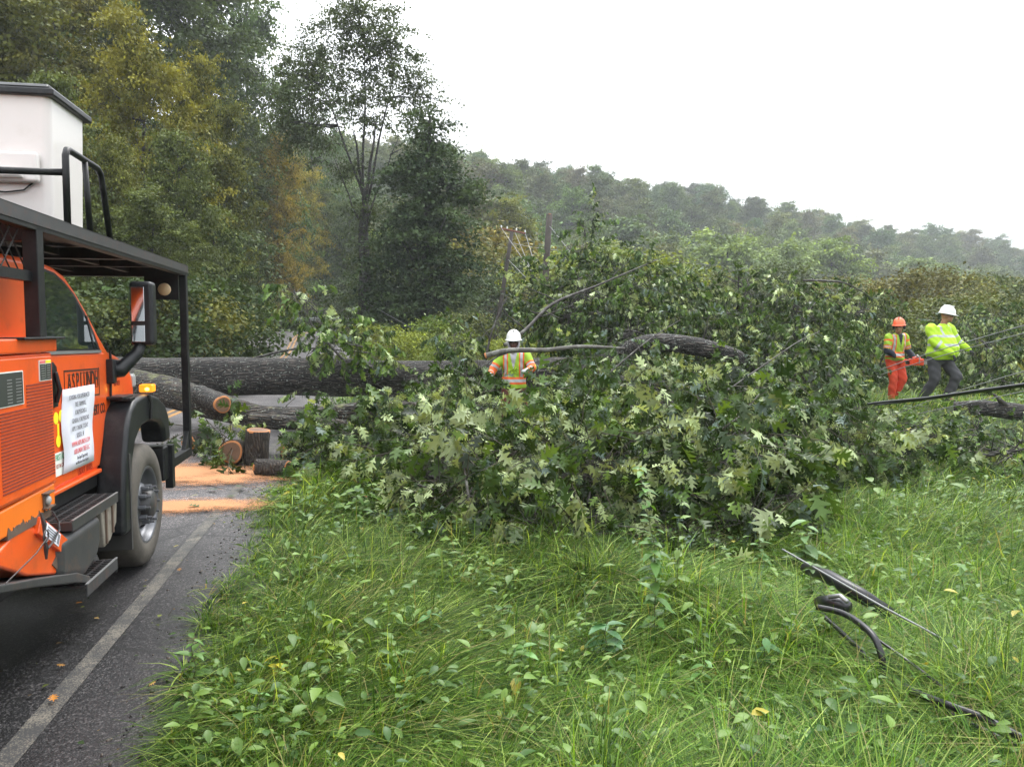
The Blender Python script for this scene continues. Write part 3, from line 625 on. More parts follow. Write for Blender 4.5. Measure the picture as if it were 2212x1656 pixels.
OAKLO = [leaf_from([(0, .01, 0), (.25, .22, .38), (.40, .07, .42), (.52, .36, .70), (.68, .09, .70), (.78, .2, .9), (1, .01, 1)], .3, .3), leaf_from([(0, .01, 0), (.25, .2, .3), (.36, .08, .40), (.55, .30, .74), (.7, .1, .72), (1, .01, 1)], .1, .5)]
OVAL = leaf_from([(0, .01, 0), (.15, .16, .15), (.4, .26, .42), (.7, .18, .72), (1, .01, 1)], .25, .35)
DIA = (np.array([(0, 0, 0), (.36, .45, .06), (0, 1, -.08), (-.36, .45, .06)], float), np.array([(0, 1, 2, 3)]))
def spray(k, leaves, nl, size, L=.5):
    r = random.Random(k); C = []
    for i in range(nl):
        t = .25+.75*(i+1)/nl; ang = (i*2.4+r.uniform(-.5, .5)); side = math.cos(ang)
        pos = np.array([0.0, L*t, -.12*L*t*t]); d = np.array([side*r.uniform(.5, 1.1), r.uniform(.35, .9), math.sin(ang)*.35-r.uniform(.2, 1.0)])
        C.append((pos, d, np.array([r.uniform(-.8, .8), r.uniform(-.8, .5), 1.]), size*r.uniform(.5, 1.15), leaves[r.randrange(len(leaves))]))
    return C, L
def twigmesh(L, r0=.005):
    mb = MB(); mb.tube([(0, 0, 0), (.01, L*.4, -.02*L), (0, L*.8, -.08*L), (0, L, -.12*L)], [r0, r0*.7, r0*.5, r0*.3], 4, False); return np.array(mb.v), np.array(mb.f)
PALE = np.array([.28, .345, .16]); DARK = np.array([.011, .028, .005]); MID = np.array([.045, .085, .013]); BLUE = np.array([.11, .16, .13]); LIME = np.array([.12, .2, .03])
def sprays_mesh(name, pos, dirs, sizes, near=True, pale=.28, nl=11, leaf=.19, seed=1, lime=.06, dk=1.0):
    rg = np.random.default_rng(seed); C = Cloud(); K = 5; n = len(pos)
    sel = rg.integers(0, K, n); up = rg.normal(0, .6, (n, 3))+[0, 0, 1]; flip = rg.random(n) < pale
    Rm = frame(dirs, up)
    LV = OAK if near else OAKLO
    stone = rg.uniform(.45, 1.5, (n, 1)); spt = np.where(flip[:, None], PALE, DARK)
    for k in range(K):
        I = np.where(sel == k)[0]
        if not len(I): continue
        ls, L = spray(seed*10+k, LV, nl, leaf, .5)
        for (p0, d, u, s_, (V, F)) in ls:
            lm = frame(d[None], u[None])[0]; R2 = np.einsum('kij,jl->kil', Rm[I], lm)
            T = pos[I]+np.einsum('kij,j->ki', Rm[I], p0)*sizes[I, None]
            m = len(I); q = rg.random(m)[:, None]; col = np.where(rg.random(m)[:, None] < .75, DARK*(1-q)+MID*q, MID*1.2)*dk*stone[I]
            col = np.where(rg.random(m)[:, None] < lime, LIME, col); col = np.where(rg.random(m)[:, None] < .05, BLUE, col)
            pl = flip[I] & (rg.random(m) < .8) | (rg.random(m) < .06)
            col = np.where(pl[:, None], PALE*(.6+.95*q**2), col)
            jit = rg.normal(0, .28, (m, 3)); R3 = frame(R2[:, :, 1]+jit+[0, 0, -.55], R2[:, :, 2]+jit[:, ::-1]*.6)
            C.add(*place(V, F, R3, T, s_*sizes[I]*(.8+.4*rg.random(m)), col))
        tv, tf = twigmesh(L); C.add(*place(tv, tf, Rm[I], pos[I], sizes[I], np.tile([.05, .04, .025], (len(I), 1))))
    return C.mesh(name)
def unit(n, rg):
    v = rg.normal(size=(n, 3)); return v/np.linalg.norm(v, axis=1, keepdims=True)
def branch_path(a, b, wig, n=7, sag=0):
    a, b = Vector(a), Vector(b); L = (b-a).length; out = []; o = Vector((0, 0, 0)); st = Vector((0, 0, 0))
    for i in range(n+1):
        t = i/n; o = o+Vector((R_.gauss(0, 1), R_.gauss(0, 1), R_.gauss(0, .7)))*wig*L/n
        out.append(a.lerp(b, t)+o*(1 if i < n+1 else 0)+Vector((0, 0, -sag*4*t*(1-t)*L)))
    return out
def bough(label, blobs, near=True, seed=1, leaf=None, group=None, pale=.28, nbr=6, dk=1.0, lime=.06, droop=.5, name='oak_bough', brad=.02, mat='twig', nl=11):
    """blobs: (photo x, photo y, distance, half-width px, half-height px, half-depth m, sprays)"""
    leaf = leaf or (.168 if near else .145); pale = pale if near else pale*.6; rg = np.random.default_rng(seed); Ps = []; Ds = []; Cs = []
    for (px, py, Yd, hx, hy, rd, n) in blobs:
        n = int(n*1.22); c = np.array(P(px, py, Yd)); k = _S/FPX*Yd; r = np.array([hx*k, rd, hy*k]); u = unit(n, rg); rad = rg.random(n)**.33
        p = c+u*rad[:, None]*r
        g = gz(p[:, 0], p[:, 1]); p[:, 2] = np.where(p[:, 2] < g+.05, g+.05+rg.random(n)*.2, p[:, 2])
        d = u*[1, 1, .8]+rg.normal(0, .45, (n, 3)); d[:, 2] -= droop
        Ps.append(p); Ds.append(d); Cs.append((c, r))
    nl = nl if near else nl+3; pos = np.concatenate(Ps); dirs = np.concatenate(Ds); sizes = rg.uniform(.65, 1.25, len(pos))*(1 if near else .85)
    c0 = Cs[0][0]; root = empty(name, (c0[0], c0[1], gz1(c0[0], c0[1])), 0, label, 'branch', group)
    base = np.array(root.location)
    me = sprays_mesh('foliage', pos-base, dirs, sizes, near, pale, nl, leaf, seed, lime, dk); link('foliage', me, M['leaf'], root)
    st = R_.getstate(); R_.seed(seed)
    for j in range(nbr):
        c, r = Cs[j % len(Cs)]; u = unit(1, rg)[0]; u[2] = abs(u[2])*.8
        u2 = unit(1, rg)[0]; a = c-u*r*.6; a[2] = max(a[2], gz1(a[0], a[1])+.1); b = c+u*r*1.05+u2*r*.3
        mb = MB(); path = branch_path(a-base, b-base, .16, 8); rr = brad*R_.uniform(.3, 1.0)
        mb.tube(path, [rr*(1-.08*i) for i in range(9)], 6)
        for q in range(9):
            i = R_.randrange(1, 8); s0 = path[i]; e = s0+Vector(unit(1, rg)[0]*np.array([.6, .5, .45])*R_.uniform(.5, 1.1)*max(.5, r[0]*.45))
            pa = branch_path(s0, e, .18, 5); mb.tube(pa, [rr*.55*(1-.15*k_) for k_ in range(6)], 5)
            for q2 in range(2): i2 = R_.randrange(1, 5); e2 = pa[i2]+Vector(unit(1, rg)[0]*.35); mb.tube(branch_path(pa[i2], e2, .18, 3), [rr*.3, rr*.25, rr*.18, rr*.1], 4)
        mb.build('branch', M[mat], root, True)
    R_.setstate(st)
    return root

# ============ the felled oak and its broken boughs ============
def limb(name, pts, radii, mat, parent, k=20, lump=.06, seed=3, ends=None):
    # smooth tapered limb through photo points (x,y,distance); lumpy bark surface
    r = random.Random(seed); ctrl = [P(*p) for p in pts]; path = []; rad = []
    n = len(ctrl)
    for i in range(n-1):
        p0, p1, p2, p3 = ctrl[max(i-1, 0)], ctrl[i], ctrl[i+1], ctrl[min(i+2, n-1)]
        for j in range(8):
            t = j/8; path.append(.5*((2*p1)+(-p0+p2)*t+(2*p0-5*p1+4*p2-p3)*t*t+(-p0+3*p1-3*p2+p3)*t**3)); rad.append(radii[i]*(1-t)+radii[i+1]*t)
    path.append(ctrl[-1]); rad.append(radii[-1])
    mb = MB().tube(path, rad, k); m_ = len(path); ph = [r.uniform(0, 6) for _ in range(4)]
    for i in range(m_):
        for j in range(k):
            q = i*k+j; v = Vector(mb.v[q])-path[i]; a = 2*PI*j/k; f = 1+lump*(math.sin(3*a+ph[0]+i*.3)*.5+math.sin(5*a+i*.21+ph[1])*.5+math.sin(i*.9+2*a)*.4)+r.uniform(-.02, .02)
            mb.v[q] = tuple(path[i]+v*f)
    o = mb.build(name, M[mat] if isinstance(mat, str) else mat, parent, True); return o, path, rad
ft = empty('fallen_oak_tree', (0, 0, 0), 0, 'great dark-barked oak trunk lying across the whole road, speckled with lichen', 'tree')
limb('trunk', [(60, 808, 15.2), (300, 812, 14.6), (600, 812, 14.2), (900, 818, 13.8), (1150, 812, 13.6), (1320, 800, 13.8)], [.40, .36, .345, .33, .31, .26], 'bark', ft, 28, .05)
limb('limb', [(1270, 812, 13.4), (1330, 775, 12.9), (1400, 742, 12.4), (1490, 746, 12.2), (1590, 772, 12.3), (1700, 830, 12.6)], [.2, .18, .15, .145, .13, .11], 'bark', ft, 18, .05, 5)
f2 = empty('fallen_oak_tree', (0, 0, 0), 0, 'lower fallen oak with a sawn round stub and mossy top, before the great trunk', 'tree')
limb('stem', [(120, 790, 13.2), (300, 832, 12.3), (400, 857, 11.8), (500, 884, 11.4), (580, 900, 11.2), (680, 898, 11.2), (780, 888, 11.3), (900, 885, 11.5)], [.25, .24, .23, .19, .15, .15, .14, .12], 'bark_moss', f2, 24, .07, 9)
limb('torn_limb', [(540, 905, 10.95), (620, 912, 10.95), (720, 915, 11.0), (790, 925, 11.1)], [.10, .105, .09, .05], 'bark_moss', f2, 16, .1, 12)
so1, pth, rd_ = limb('branch_stub', [(430, 850, 11.5), (460, 865, 11.2), (481, 873, 10.95)], [.14, .125, .118], 'bark', f2, 20, .03, 4)
def cutface(c, d, r, parent, name='cut_face'):
    d = Vector(d).normalized(); q = d.to_track_quat('Z', 'Y').to_matrix().to_4x4(); mx = Matrix.Translation(Vector(c)) @ q
    rr = random.Random(int(r*9999)); mb = MB().lathe([(.001, .006), (r*.84, .006)], k=24)
    mb2 = MB().lathe([(r*.84, .006), (r*1.0, .003), (r*1.02, -.02)], k=24); ph = rr.uniform(0, 6)
    for m_ in (mb, mb2): m_.v = [(v[0]*(1+.05*math.sin(3*math.atan2(v[1], v[0])+ph)), v[1]*(1+.05*math.sin(3*math.atan2(v[1], v[0])+ph)), v[2]) for v in m_.v]
    o = mb.build(name, M['cut'], parent); o.matrix_basis = mx; o2 = mb2.build('sapwood_ring', M['cut_rim'], parent, True); o2.matrix_basis = mx; return o
cutface(pth[-1], pth[-1]-pth[-4], .122, f2)
def cut_log(label, c, axis, L, r, mat='bark_log', group='sawn log rounds on the road edge', seed=1, name='sawn_log', hollow=False):
    c = Vector(c); a = Vector(axis).normalized(); q = a.to_track_quat('Z', 'Y').to_matrix().to_4x4(); rr = random.Random(seed)
    root = empty(name, (c.x, c.y, c.z), 0, label, 'log', group); mb = MB(); k = 22; pr = []
    path = [a*L*(t-.5) for t in (0, .03, .3, .6, .97, 1)]; mb.tube(path, [r*.96, r, r*1.02, r*.98, r, r*.96], k)
    for i, v in enumerate(mb.v): j = i % k; ax = a*(Vector(v).dot(a)); d = Vector(v)-ax; mb.v[i] = tuple(ax+d*(1+.04*math.sin(3*2*PI*j/k+seed)+rr.uniform(-.025, .025)))
    mb.build('bark', M[mat], root, True)
    for sgn in (1, -1): o = cutface(a*L*.5*sgn, a*sgn, r*.93, root)
    return root
def gl(px, py, z=.0):
    r = ray(px, py); t = (z-EYE)/r.z; return Vector((0, 0, EYE))+r*t
def logat(px, py, r): g = gl(px, py, .03); return Vector((g.x, g.y, gz1(g.x, g.y)+.02+r))
g = gl(548, 1005, .03); cut_log('tall sawn log standing nearly upright at the road edge beside the grass', (g.x, g.y+.15, .24), (.10, -.05, 1), .47, .155, seed=2)
cut_log('pale sawn log lying end-on at the road edge behind the black cab guard post', logat(428, 968, .14), (.35, 1, .05), .4, .135, seed=3)
cut_log('sawn log round half hidden under wilted oak leaves, left of the upright log', logat(505, 1000, .17), (-.15, 1, -.1), .35, .16, seed=4)
cut_log('short sawn log lying in front of the upright log at the grass edge', logat(590, 1025, .10), (1, -.25, .0), .42, .10, seed=5)
cut_log('sawn log round facing the grass with an orange cut face under oak leaves', logat(625, 990, .12), (-.3, 1, .1), .35, .12, seed=6)
cut_log('slim dark branch piece with a yellow cut end leaning in the grass', gl(770, 1030, .16), (.75, .1, .55), .42, .035, mat='bark', seed=7, group=None, name='cut_branch')
cut_log('brown sawn branch lying in the grass below the dark leaning branch piece', gl(795, 1045, .10), (1, .2, .08), .55, .05, seed=8, group=None, name='cut_branch')
cut_log('orange split wood chunk lying low in the grass left of the oak crown', gl(775, 1080, .08), (1, -.1, .1), .18, .05, mat='bark_log', seed=9, group=None, name='wood_chunk')
# boughs: near front, middle, rear, right
bough('near oak bough with large pale upturned leaves at the left front of the fallen crown', [(985, 1000, 8.3, 180, 75, .8, 185), (960, 1050, 7.6, 110, 60, .5, 90), (1060, 1060, 7.0, 130, 90, .6, 150)], seed=21, pale=.42, nbr=14)
bough('near oak bough drooping over the grass at the front centre of the fallen crown', [(1270, 1040, 7.0, 220, 130, .8, 330), (1230, 1165, 6.3, 180, 50, .4, 95), (1430, 1180, 6.2, 150, 48, .4, 85)], seed=22, pale=.30, nbr=16)
bough('near oak bough at the right front of the fallen crown with leaves turned up', [(1510, 1030, 7.4, 170, 130, .8, 270), (1600, 970, 8.0, 110, 90, .6, 120), (1600, 1150, 6.5, 100, 55, .4, 70)], seed=23, pale=.33, nbr=15)
bough('broad mass of oak leaves below the worker with the white hood', [(1000, 925, 9.6, 90, 45, .6, 90), (1350, 975, 9.3, 190, 50, .8, 220), (1420, 880, 9.8, 220, 80, .9, 240), (1000, 880, 10.2, 160, 45, .6, 110)], seed=24, pale=.3, nbr=15)
bough('oak leaves hanging over the grass to the right of the front of the crown', [(1730, 970, 9.3, 160, 110, .9, 230), (1850, 1000, 9.4, 110, 60, .7, 100)], seed=25, pale=.3, nbr=7)
bough('low oak branch with green leaves trailing over the grass beside the sawn logs', [(740, 950, 9.8, 90, 45, .5, 70), (830, 960, 9.6, 110, 50, .5, 90), (668, 990, 9.5, 45, 24, .25, 18)], seed=26, pale=.2, nbr=4)
bough('leafy oak sprays covering the great trunk right of the worker in the white hood', [(1280, 795, 12.3, 80, 50, .35, 75), (1345, 770, 12.0, 40, 45, .3, 28), (955, 835, 12.4, 80, 28, .3, 26)], near=False, seed=44, nbr=4)
bough('wilted oak sprig lying on the sawn log round', [(470, 925, 10.3, 60, 22, .25, 9), (505, 958, 9.7, 48, 34, .25, 15)], seed=27, pale=.35, nbr=1, brad=.008, leaf=.17)
bough('oak branch at the right of the worker with many thin bare twigs', [(1330, 800, 13.0, 50, 50, .4, 24), (1480, 835, 11.8, 190, 45, .6, 150), (1660, 850, 11.6, 150, 75, .8, 190)], near=False, seed=31, nbr=8, brad=.03)
bough('high rounded middle of the fallen crown', [(1330, 662, 16.0, 190, 85, 1.3, 380), (1240, 680, 15.2, 90, 60, .8, 110)], near=False, seed=32, nbr=14, brad=.03, dk=1.1)
bough('right hand top of the fallen crown with pale leaf tips', [(1590, 672, 16.5, 200, 85, 1.4, 380), (1700, 720, 15.5, 160, 90, 1.2, 300)], near=False, seed=33, nbr=14, brad=.03, dk=1.1, pale=.35)
bough('oak spire of leaves rising above the crown beside the broken pole', [(1268, 500, 16.5, 24, 58, .25, 24), (1290, 565, 16.5, 60, 40, .4, 50), (1400, 585, 16.5, 90, 28, .5, 50), (1235, 600, 16.3, 70, 45, .4, 46), (1180, 570, 16, 30, 50, .3, 14), (1165, 640, 15.5, 40, 50, .4, 30)], near=False, seed=34, nbr=3, dk=1.2, pale=.15)
bough('bushy oak bough behind the long fallen limb', [(1490, 740, 14.8, 220, 75, 1.0, 260), (1350, 720, 14.6, 120, 60, .8, 120)], near=False, seed=35, nbr=7, brad=.025)
bough('oak bough with dark shaded leaves between the crown and the chainsaw worker', [(1740, 800, 13.8, 120, 80, 1.0, 230), (1790, 900, 12.3, 80, 45, .6, 100)], near=False, seed=36, nbr=7, brad=.025)
bough('upright right shoulder of the fallen crown with a thin arching bare branch', [(1850, 668, 17.5, 70, 60, .7, 105), (1780, 690, 16.8, 90, 50, .7, 100)], near=False, seed=37, nbr=6, brad=.03, dk=.9)
bough('leafy oak bough behind the two workers at the right edge', [(2110, 740, 19.0, 90, 70, 1.3, 230), (2150, 810, 17.5, 70, 60, .8, 130), (2160, 690, 20, 50, 30, .8, 50)], near=False, seed=38, nbr=6, brad=.03, pale=.35)
bough('oak foliage behind the chainsaw worker', [(1900, 790, 19.5, 90, 70, .8, 210), (1960, 850, 18.8, 90, 50, .6, 120)], near=False, seed=39, nbr=5, brad=.03, pale=.2)
bough('trampled oak leaves in front of the two workers at the right', [(1960, 945, 10.8, 110, 22, .5, 90), (2120, 945, 11.0, 100, 22, .5, 80), (2000, 960, 10.3, 120, 30, .6, 90), (2150, 985, 9.5, 60, 30, .4, 36)], near=False, seed=40, nbr=5, brad=.03, pale=.35)
bough('small maple-like leafy branch sticking up behind the great trunk over the road', [(700, 690, 13.6, 60, 55, .5, 34), (760, 740, 13.3, 90, 40, .4, 44), (650, 640, 14, 30, 40, .3, 10)], near=False, seed=41, nbr=4, pale=.3, lime=.25, dk=1.4, leaf=.17)
bough('thin leafy twigs hanging in front of the great trunk over the road', [(830, 850, 12.2, 110, 30, .3, 22), (700, 850, 12.6, 70, 25, .3, 9)], near=False, seed=42, nbr=2, pale=.2, dk=1.3, leaf=.15, nl=7, brad=.008)
bough('leafy oak branch between the great trunk and the worker in the white helmet', [(980, 735, 13.5, 50, 55, .4, 30), (1010, 800, 12.9, 60, 40, .3, 40)], near=False, seed=43, nbr=3, pale=.2)
# named bare branches seen against the leaves
def bare(label, pts, radii, mat='twig_pale', cut=False, kids=5, seed=1, k=8, cat='branch'):
    radii = [q*(.78 if q < .08 and not cut else 1) for q in radii]; kids = int(kids*1.8); _r = random.Random(seed+5); pts = [(p[0]+_r.uniform(-5, 5)*(0 < i_ < len(pts)-1), p[1]+_r.uniform(-7, 7)*(0 < i_ < len(pts)-1), p[2]) for i_, p in enumerate(pts)]
    root = empty('bare_branch', (0, 0, 0), 0, label, cat)
    o, pa, ra = limb('branch', pts, radii, mat, root, k, .08, seed); r = random.Random(seed)
    for q in range(kids):
        i = r.randrange(len(pa)//5, len(pa)-1); e = pa[i]+Vector((r.uniform(-.6, .6), r.uniform(-.3, .3), r.uniform(-.5, .6))); R_.seed(seed*7+q)
        MB().tube(branch_path(pa[i], e, .18, 5), [ra[i]*.5*(1-.15*k_) for k_ in range(6)], 5).build('twig', M['twig'], root, True)
    if cut: cutface(pa[0], pa[0]-pa[2], radii[0]*1.0, root)
    return root
bare('cut grey branch with an orange end crossing before the chest of the worker', [(1048, 768, 11.6), (1100, 762, 11.6), (1180, 757, 11.6), (1260, 748, 11.6), (1350, 752, 11.8)], [.042, .04, .032, .028, .02], cut=True, kids=1, seed=2)
bare('long grey branch slanting up to the right across the leaves below the worker', [(1205, 900, 10.0), (1260, 860, 10.2), (1330, 800, 10.6), (1400, 735, 11), (1470, 690, 11.5)], [.02, .018, .015, .011, .006], kids=5, seed=3, mat='twig')
bare('thin branch slanting up behind the worker in the white helmet', [(1090, 745, 13), (1140, 705, 13.4), (1200, 655, 14), (1290, 620, 14.6), (1420, 560, 15.5)], [.045, .04, .035, .025, .012], kids=6, seed=4, mat='twig')
bare('thick dark branch among the leaves at the right edge by the walking worker', [(2060, 880, 12.8), (2130, 885, 12.6), (2240, 895, 12.5)], [.10, .13, .15], mat='bark', kids=2, seed=5, k=14)
bare('curved dark branch stub hanging below the cables at the right edge', [(2108, 885, 11.5), (2115, 905, 11.4), (2135, 930, 11.3)], [.03, .03, .02], mat='twig', kids=0, seed=6)
bare('curving thin branch drooping out of the front of the fallen crown', [(1000, 970, 6.9), (1005, 1040, 6.6), (1030, 1120, 6.4), (1080, 1180, 6.2), (1130, 1215, 6.1)], [.018, .016, .014, .01, .006], kids=6, seed=7)
bare('forked bare branch in the middle of the front leaves', [(1230, 1110, 6.9), (1140, 1110, 6.7), (1060, 1100, 6.8)], [.012, .012, .008], kids=3, seed=8)
bare('thin arching branch over the top right of the fallen crown', [(1735, 605, 16), (1780, 600, 16), (1830, 615, 16), (1880, 640, 16)], [.03, .028, .02, .01], kids=4, seed=9, mat='twig')
bare('forked dark sapling standing behind the great trunk before the far crew', [(1050, 770, 13), (1060, 720, 13.1), (1075, 680, 13.2), (1095, 640, 13.3)], [.03, .02, .015, .008], kids=6, seed=10, mat='twig')
bare('leafless thin stem leaning beside the leafy branch over the road', [(740, 775, 13.2), (700, 730, 13.2), (670, 690, 13.3), (660, 640, 13.4)], [.03, .022, .016, .008], kids=6, seed=11, mat='twig')
bare('thin dark branch lying from the great trunk toward the far road', [(540, 775, 14.2), (640, 755, 14.4), (760, 755, 14.6), (860, 770, 14.7)], [.03, .025, .018, .01], kids=5, seed=12, mat='twig')
bare('long thin branch among the leaves at the right of the crown', [(1560, 850, 9.8), (1640, 800, 10.2), (1720, 740, 10.6), (1770, 715, 11)], [.014, .012, .010, .006], kids=5, seed=13, mat='twig')
bare('twig arc among the leaves above the dark hollow of the crown', [(1480, 960, 7.6), (1550, 930, 7.6), (1600, 890, 7.8), (1640, 850, 8)], [.014, .013, .01, .006], kids=5, seed=14)
# ============ grass and ground cover ============
rg = np.random.default_rng(11)
def edge_x(y): return -1.505-.1806*y+np.maximum(.10, .60-.055*y)
def grass_patch(name, n, y0, y1, hmin, hmax, w0, pw=1.3, seed=1):
    rg = np.random.default_rng(seed)
    u = rg.random(n); y = (y0**(1-pw)+u*(y1**(1-pw)-y0**(1-pw)))**(1/(1-pw))
    xl = edge_x(y)+.12; xh = .70*y+1.2; x = xl+(xh-xl)*rg.random(n)
    # blades grow in tufts and fall outward from the tuft centre
    cell = .11+.0*y if y1 < 10 else .2+0*y
    cx = np.floor(x/cell); cy = np.floor(y/cell); hf = lambda p, q: np.abs(np.sin(cx*p+cy*q)*43758.5) % 1
    hsh = hf(127.1, 311.7); hs2 = hf(269.5, 183.3); hs3 = hf(419.2, 371.9); hs4 = hf(91.7, 57.3)
    th = rg.uniform(0, 2*PI, n); rad = cell[0]*.32*np.abs(rg.normal(size=n)); inn = rg.random(n) < .8
    x = np.where(inn, (cx+hsh)*cell+np.cos(th)*rad, x); y = np.where(inn, (cy+hs2)*cell+np.sin(th)*rad, y)
    ok = x > edge_x(y)+.0+.22*hf(13.3, 77.7)+.1*np.sin(y*2.3); x, y, hsh, hs2, hs3, hs4, th = x[ok], y[ok], hsh[ok], hs2[ok], hs3[ok], hs4[ok], th[ok]; n = len(x)
    edge = np.clip((x-edge_x(y))/.7, .35, 1); big = .6+.4*np.sin(x*1.7+2*np.sin(y*1.3))
    h = (hmin+(hmax-hmin)*(.2+.8*hs3)*rg.random(n)**.6*(.6+.5*big))*edge
    gx, gy = .55*np.sin(x*.9+y*.5)+.5, .5*np.sin(y*1.1-x*.7)-.25
    dx, dy = np.cos(th)+gx*.8, np.sin(th)+gy*.8; nn = np.hypot(dx, dy)+1e-6; dx, dy = dx/nn, dy/nn; wx, wy = -dy, dx
    lean = np.clip(rg.normal(1.0, .45, n)+.6*hs4, .05, 2.0)
    wd = w0*(.45+1.1*rg.random(n)**2+.6*(hs4 > .8)); z = gz(x, y)-.02
    K = 4; V = np.zeros((n, 2*K, 3)); 
    for k in range(K):
        t = k/(K-1); out = h*lean*(t**1.6); up = h*(t*(1-.38*lean*t)); ww = wd*(1-t)**.7*.5+.0003
        for s_, sg in ((0, -1), (1, 1)):
            V[:, 2*k+s_, 0] = x+dx*out+wx*ww*sg; V[:, 2*k+s_, 1] = y+dy*out+wy*ww*sg; V[:, 2*k+s_, 2] = z+np.maximum(up, .01*t)
    tw = 1
    b = np.array([(2*k, 2*k+1, 2*k+3, 2*k+2) for k in range(K-1)]); F = (b[None]+(np.arange(n)*2*K)[:, None, None]).reshape(-1, 4)
    q = rg.random((n, 1)); zone = (.5+.5*np.sin(x*.9+1.3*np.sin(y*.8)))[:, None]
    col = np.array([.018, .062, .009])*(1-q)+np.array([.125, .23, .024])*q; col = col*(.55+.9*hs2[:, None])*(.8+.4*zone)
    brt = rg.random((n, 1)) < .17; col = np.where(brt, np.array([.31, .42, .095])*(.6+.7*q), col)
    dry = rg.random((n, 1)) < .07; col = np.where(dry, np.array([.27, .24, .10])*(.7+.6*q), col)
    return link(name, npmesh(name, V.reshape(-1, 3), F, np.repeat(col, 2*K, 0)), M['grass'])
g1 = grass_patch('grass', 260000, 2.4, 8, .10, .58, .0078, 1.6, 1); tag(g1, kind='stuff')
g2 = grass_patch('grass', 100000, 7.5, 34, .12, .5, .015, 1.4, 2); tag(g2, kind='stuff')
def verge(name, x0f, x1f, y0, y1, n, h0, h1, w0, seed, cols=((.05, .09, .02), (.13, .17, .035))):
    rg = np.random.default_rng(seed); y = y0+(y1-y0)*rg.random(n); a, b_ = x0f(y), x1f(y); x = a+(b_-a)*rg.random(n); z = gz(x, y)
    T = np.stack([x, y, z], 1); d = rg.normal(0, .45, (n, 3))+[0, 0, 1]; up = unit(n, rg); V = np.array([(-.5, 0, 0), (.5, 0, 0), (.3, .6, .02), (0, 1, .12)], float); V[:, 0] *= w0
    Vs, Fs, Ts = place(V, np.array([(0, 1, 2, 3)]), frame(d, up), T, h0+(h1-h0)*rg.random(n), np.array(cols[0])+(np.array(cols[1])-np.array(cols[0]))*rg.random((n, 1)))
    return tag(link(name, npmesh(name, Vs, Fs, Ts), M['grass']), kind='stuff')
verge('grass', lambda y: -4.24-.1806*y-RW-9, lambda y: -4.24-.1806*y-RW-.1, 6, 40, 26000, .15, .6, .07, 4)
verge('grass', lambda y: -4.24-.1806*y+RW+.3+0*y, lambda y: .8*y, 22, 80, 42000, .3, 1.1, .09, 5, ((.05, .08, .02), (.17, .17, .04)))
# broad-leaved ground cover
def herbs(n, y0, y1, size, seed, name='ground_cover', nl=6):
    rg = np.random.default_rng(seed); pw = 1.5; u = rg.random(n); y = (y0**(1-pw)+u*(y1**(1-pw)-y0**(1-pw)))**(1/(1-pw)); x = edge_x(y)+.35+(.7*y+1.2-edge_x(y)-.35)*rg.random(n)
    cl = rg.integers(0, 70, n); ccx, ccy = x[cl], y[cl]; m_ = rg.random(n) < .7; x = np.where(m_, np.maximum(ccx+rg.normal(0, .28, n), edge_x(y)+.3), x); y = np.where(m_, ccy+rg.normal(0, .22, n), y); x = np.maximum(x, edge_x(y)+.3)
    hz = rg.uniform(.06, .32, n); szp = rg.uniform(.55, 1.2, n); C = Cloud()
    for k in range(nl):
        a = rg.uniform(0, 6.28, n); t = (k+1)/nl; d = np.stack([np.cos(a), np.sin(a), rg.normal(.15, .3, n)], 1); T = np.stack([x, y, gz(x, y)+hz*t], 1)+d*.02
        q = rg.random((n, 1)); col = np.array([.03, .085, .010])*(1-q)+np.array([.13, .225, .03])*q; yl = rg.random((n, 1)) < .008; col = np.where(yl, [.35, .30, .04], col)
        C.add(*place(*OVAL, frame(d, rg.normal(0, .25, (n, 3))+[0, 0, 1]), T, size*rg.uniform(.35, 1.5, n)*szp, col))
    return tag(link(name, C.mesh(name), M['leaf']), kind='stuff')
herbs(1900, 2.6, 8, .060, 5, nl=8); herbs(3200, 7, 26, .10, 6)
def weed(label, px, py, h, nl, size, col, seed, lean=(0, 0), z0=0, pair=False, name='weed_plant', stem=.004):
    r = random.Random(seed); g = gl(px, py, 0); root = empty(name, (g.x, g.y, gz1(g.x, g.y)), r.uniform(0, 6), label, 'plant'); C = Cloud(); rg = np.random.default_rng(seed)
    path = [Vector((lean[0]*t*t+.015*math.sin(9*t+seed), lean[1]*t*t, h*t)) for t in (0, .2, .4, .6, .8, 1)]
    MB().tube(path, [stem*(1-.12*i) for i in range(6)], 6).build('stem', simple_stem, root, True)
    t = rg.uniform(.12, 1, nl); t.sort(); a = np.arange(nl)*2.4+rg.normal(0, .3, nl); T = np.array([tuple(path[0].lerp(path[-1], v)) for v in t]); T[:, 0] = lean[0]*t*t; T[:, 1] = lean[1]*t*t
    d = np.stack([np.cos(a), np.sin(a), rg.normal(.1, .25, nl)], 1); q = rg.random((nl, 1))
    C.add(*place(*OVAL, frame(d, rg.normal(0, .2, (nl, 3))+[0, 0, 1]), T, size*rg.uniform(.6, 1.15, nl)*(1.15-.5*t), np.array(col)*(.7+.6*q)))
    link('leaves', C.mesh('leaves'), M['leaf'], root); return root
simple_stem = simple('green_stem', (.08, .10, .03), .6)
GL_ = (.10, .22, .05)
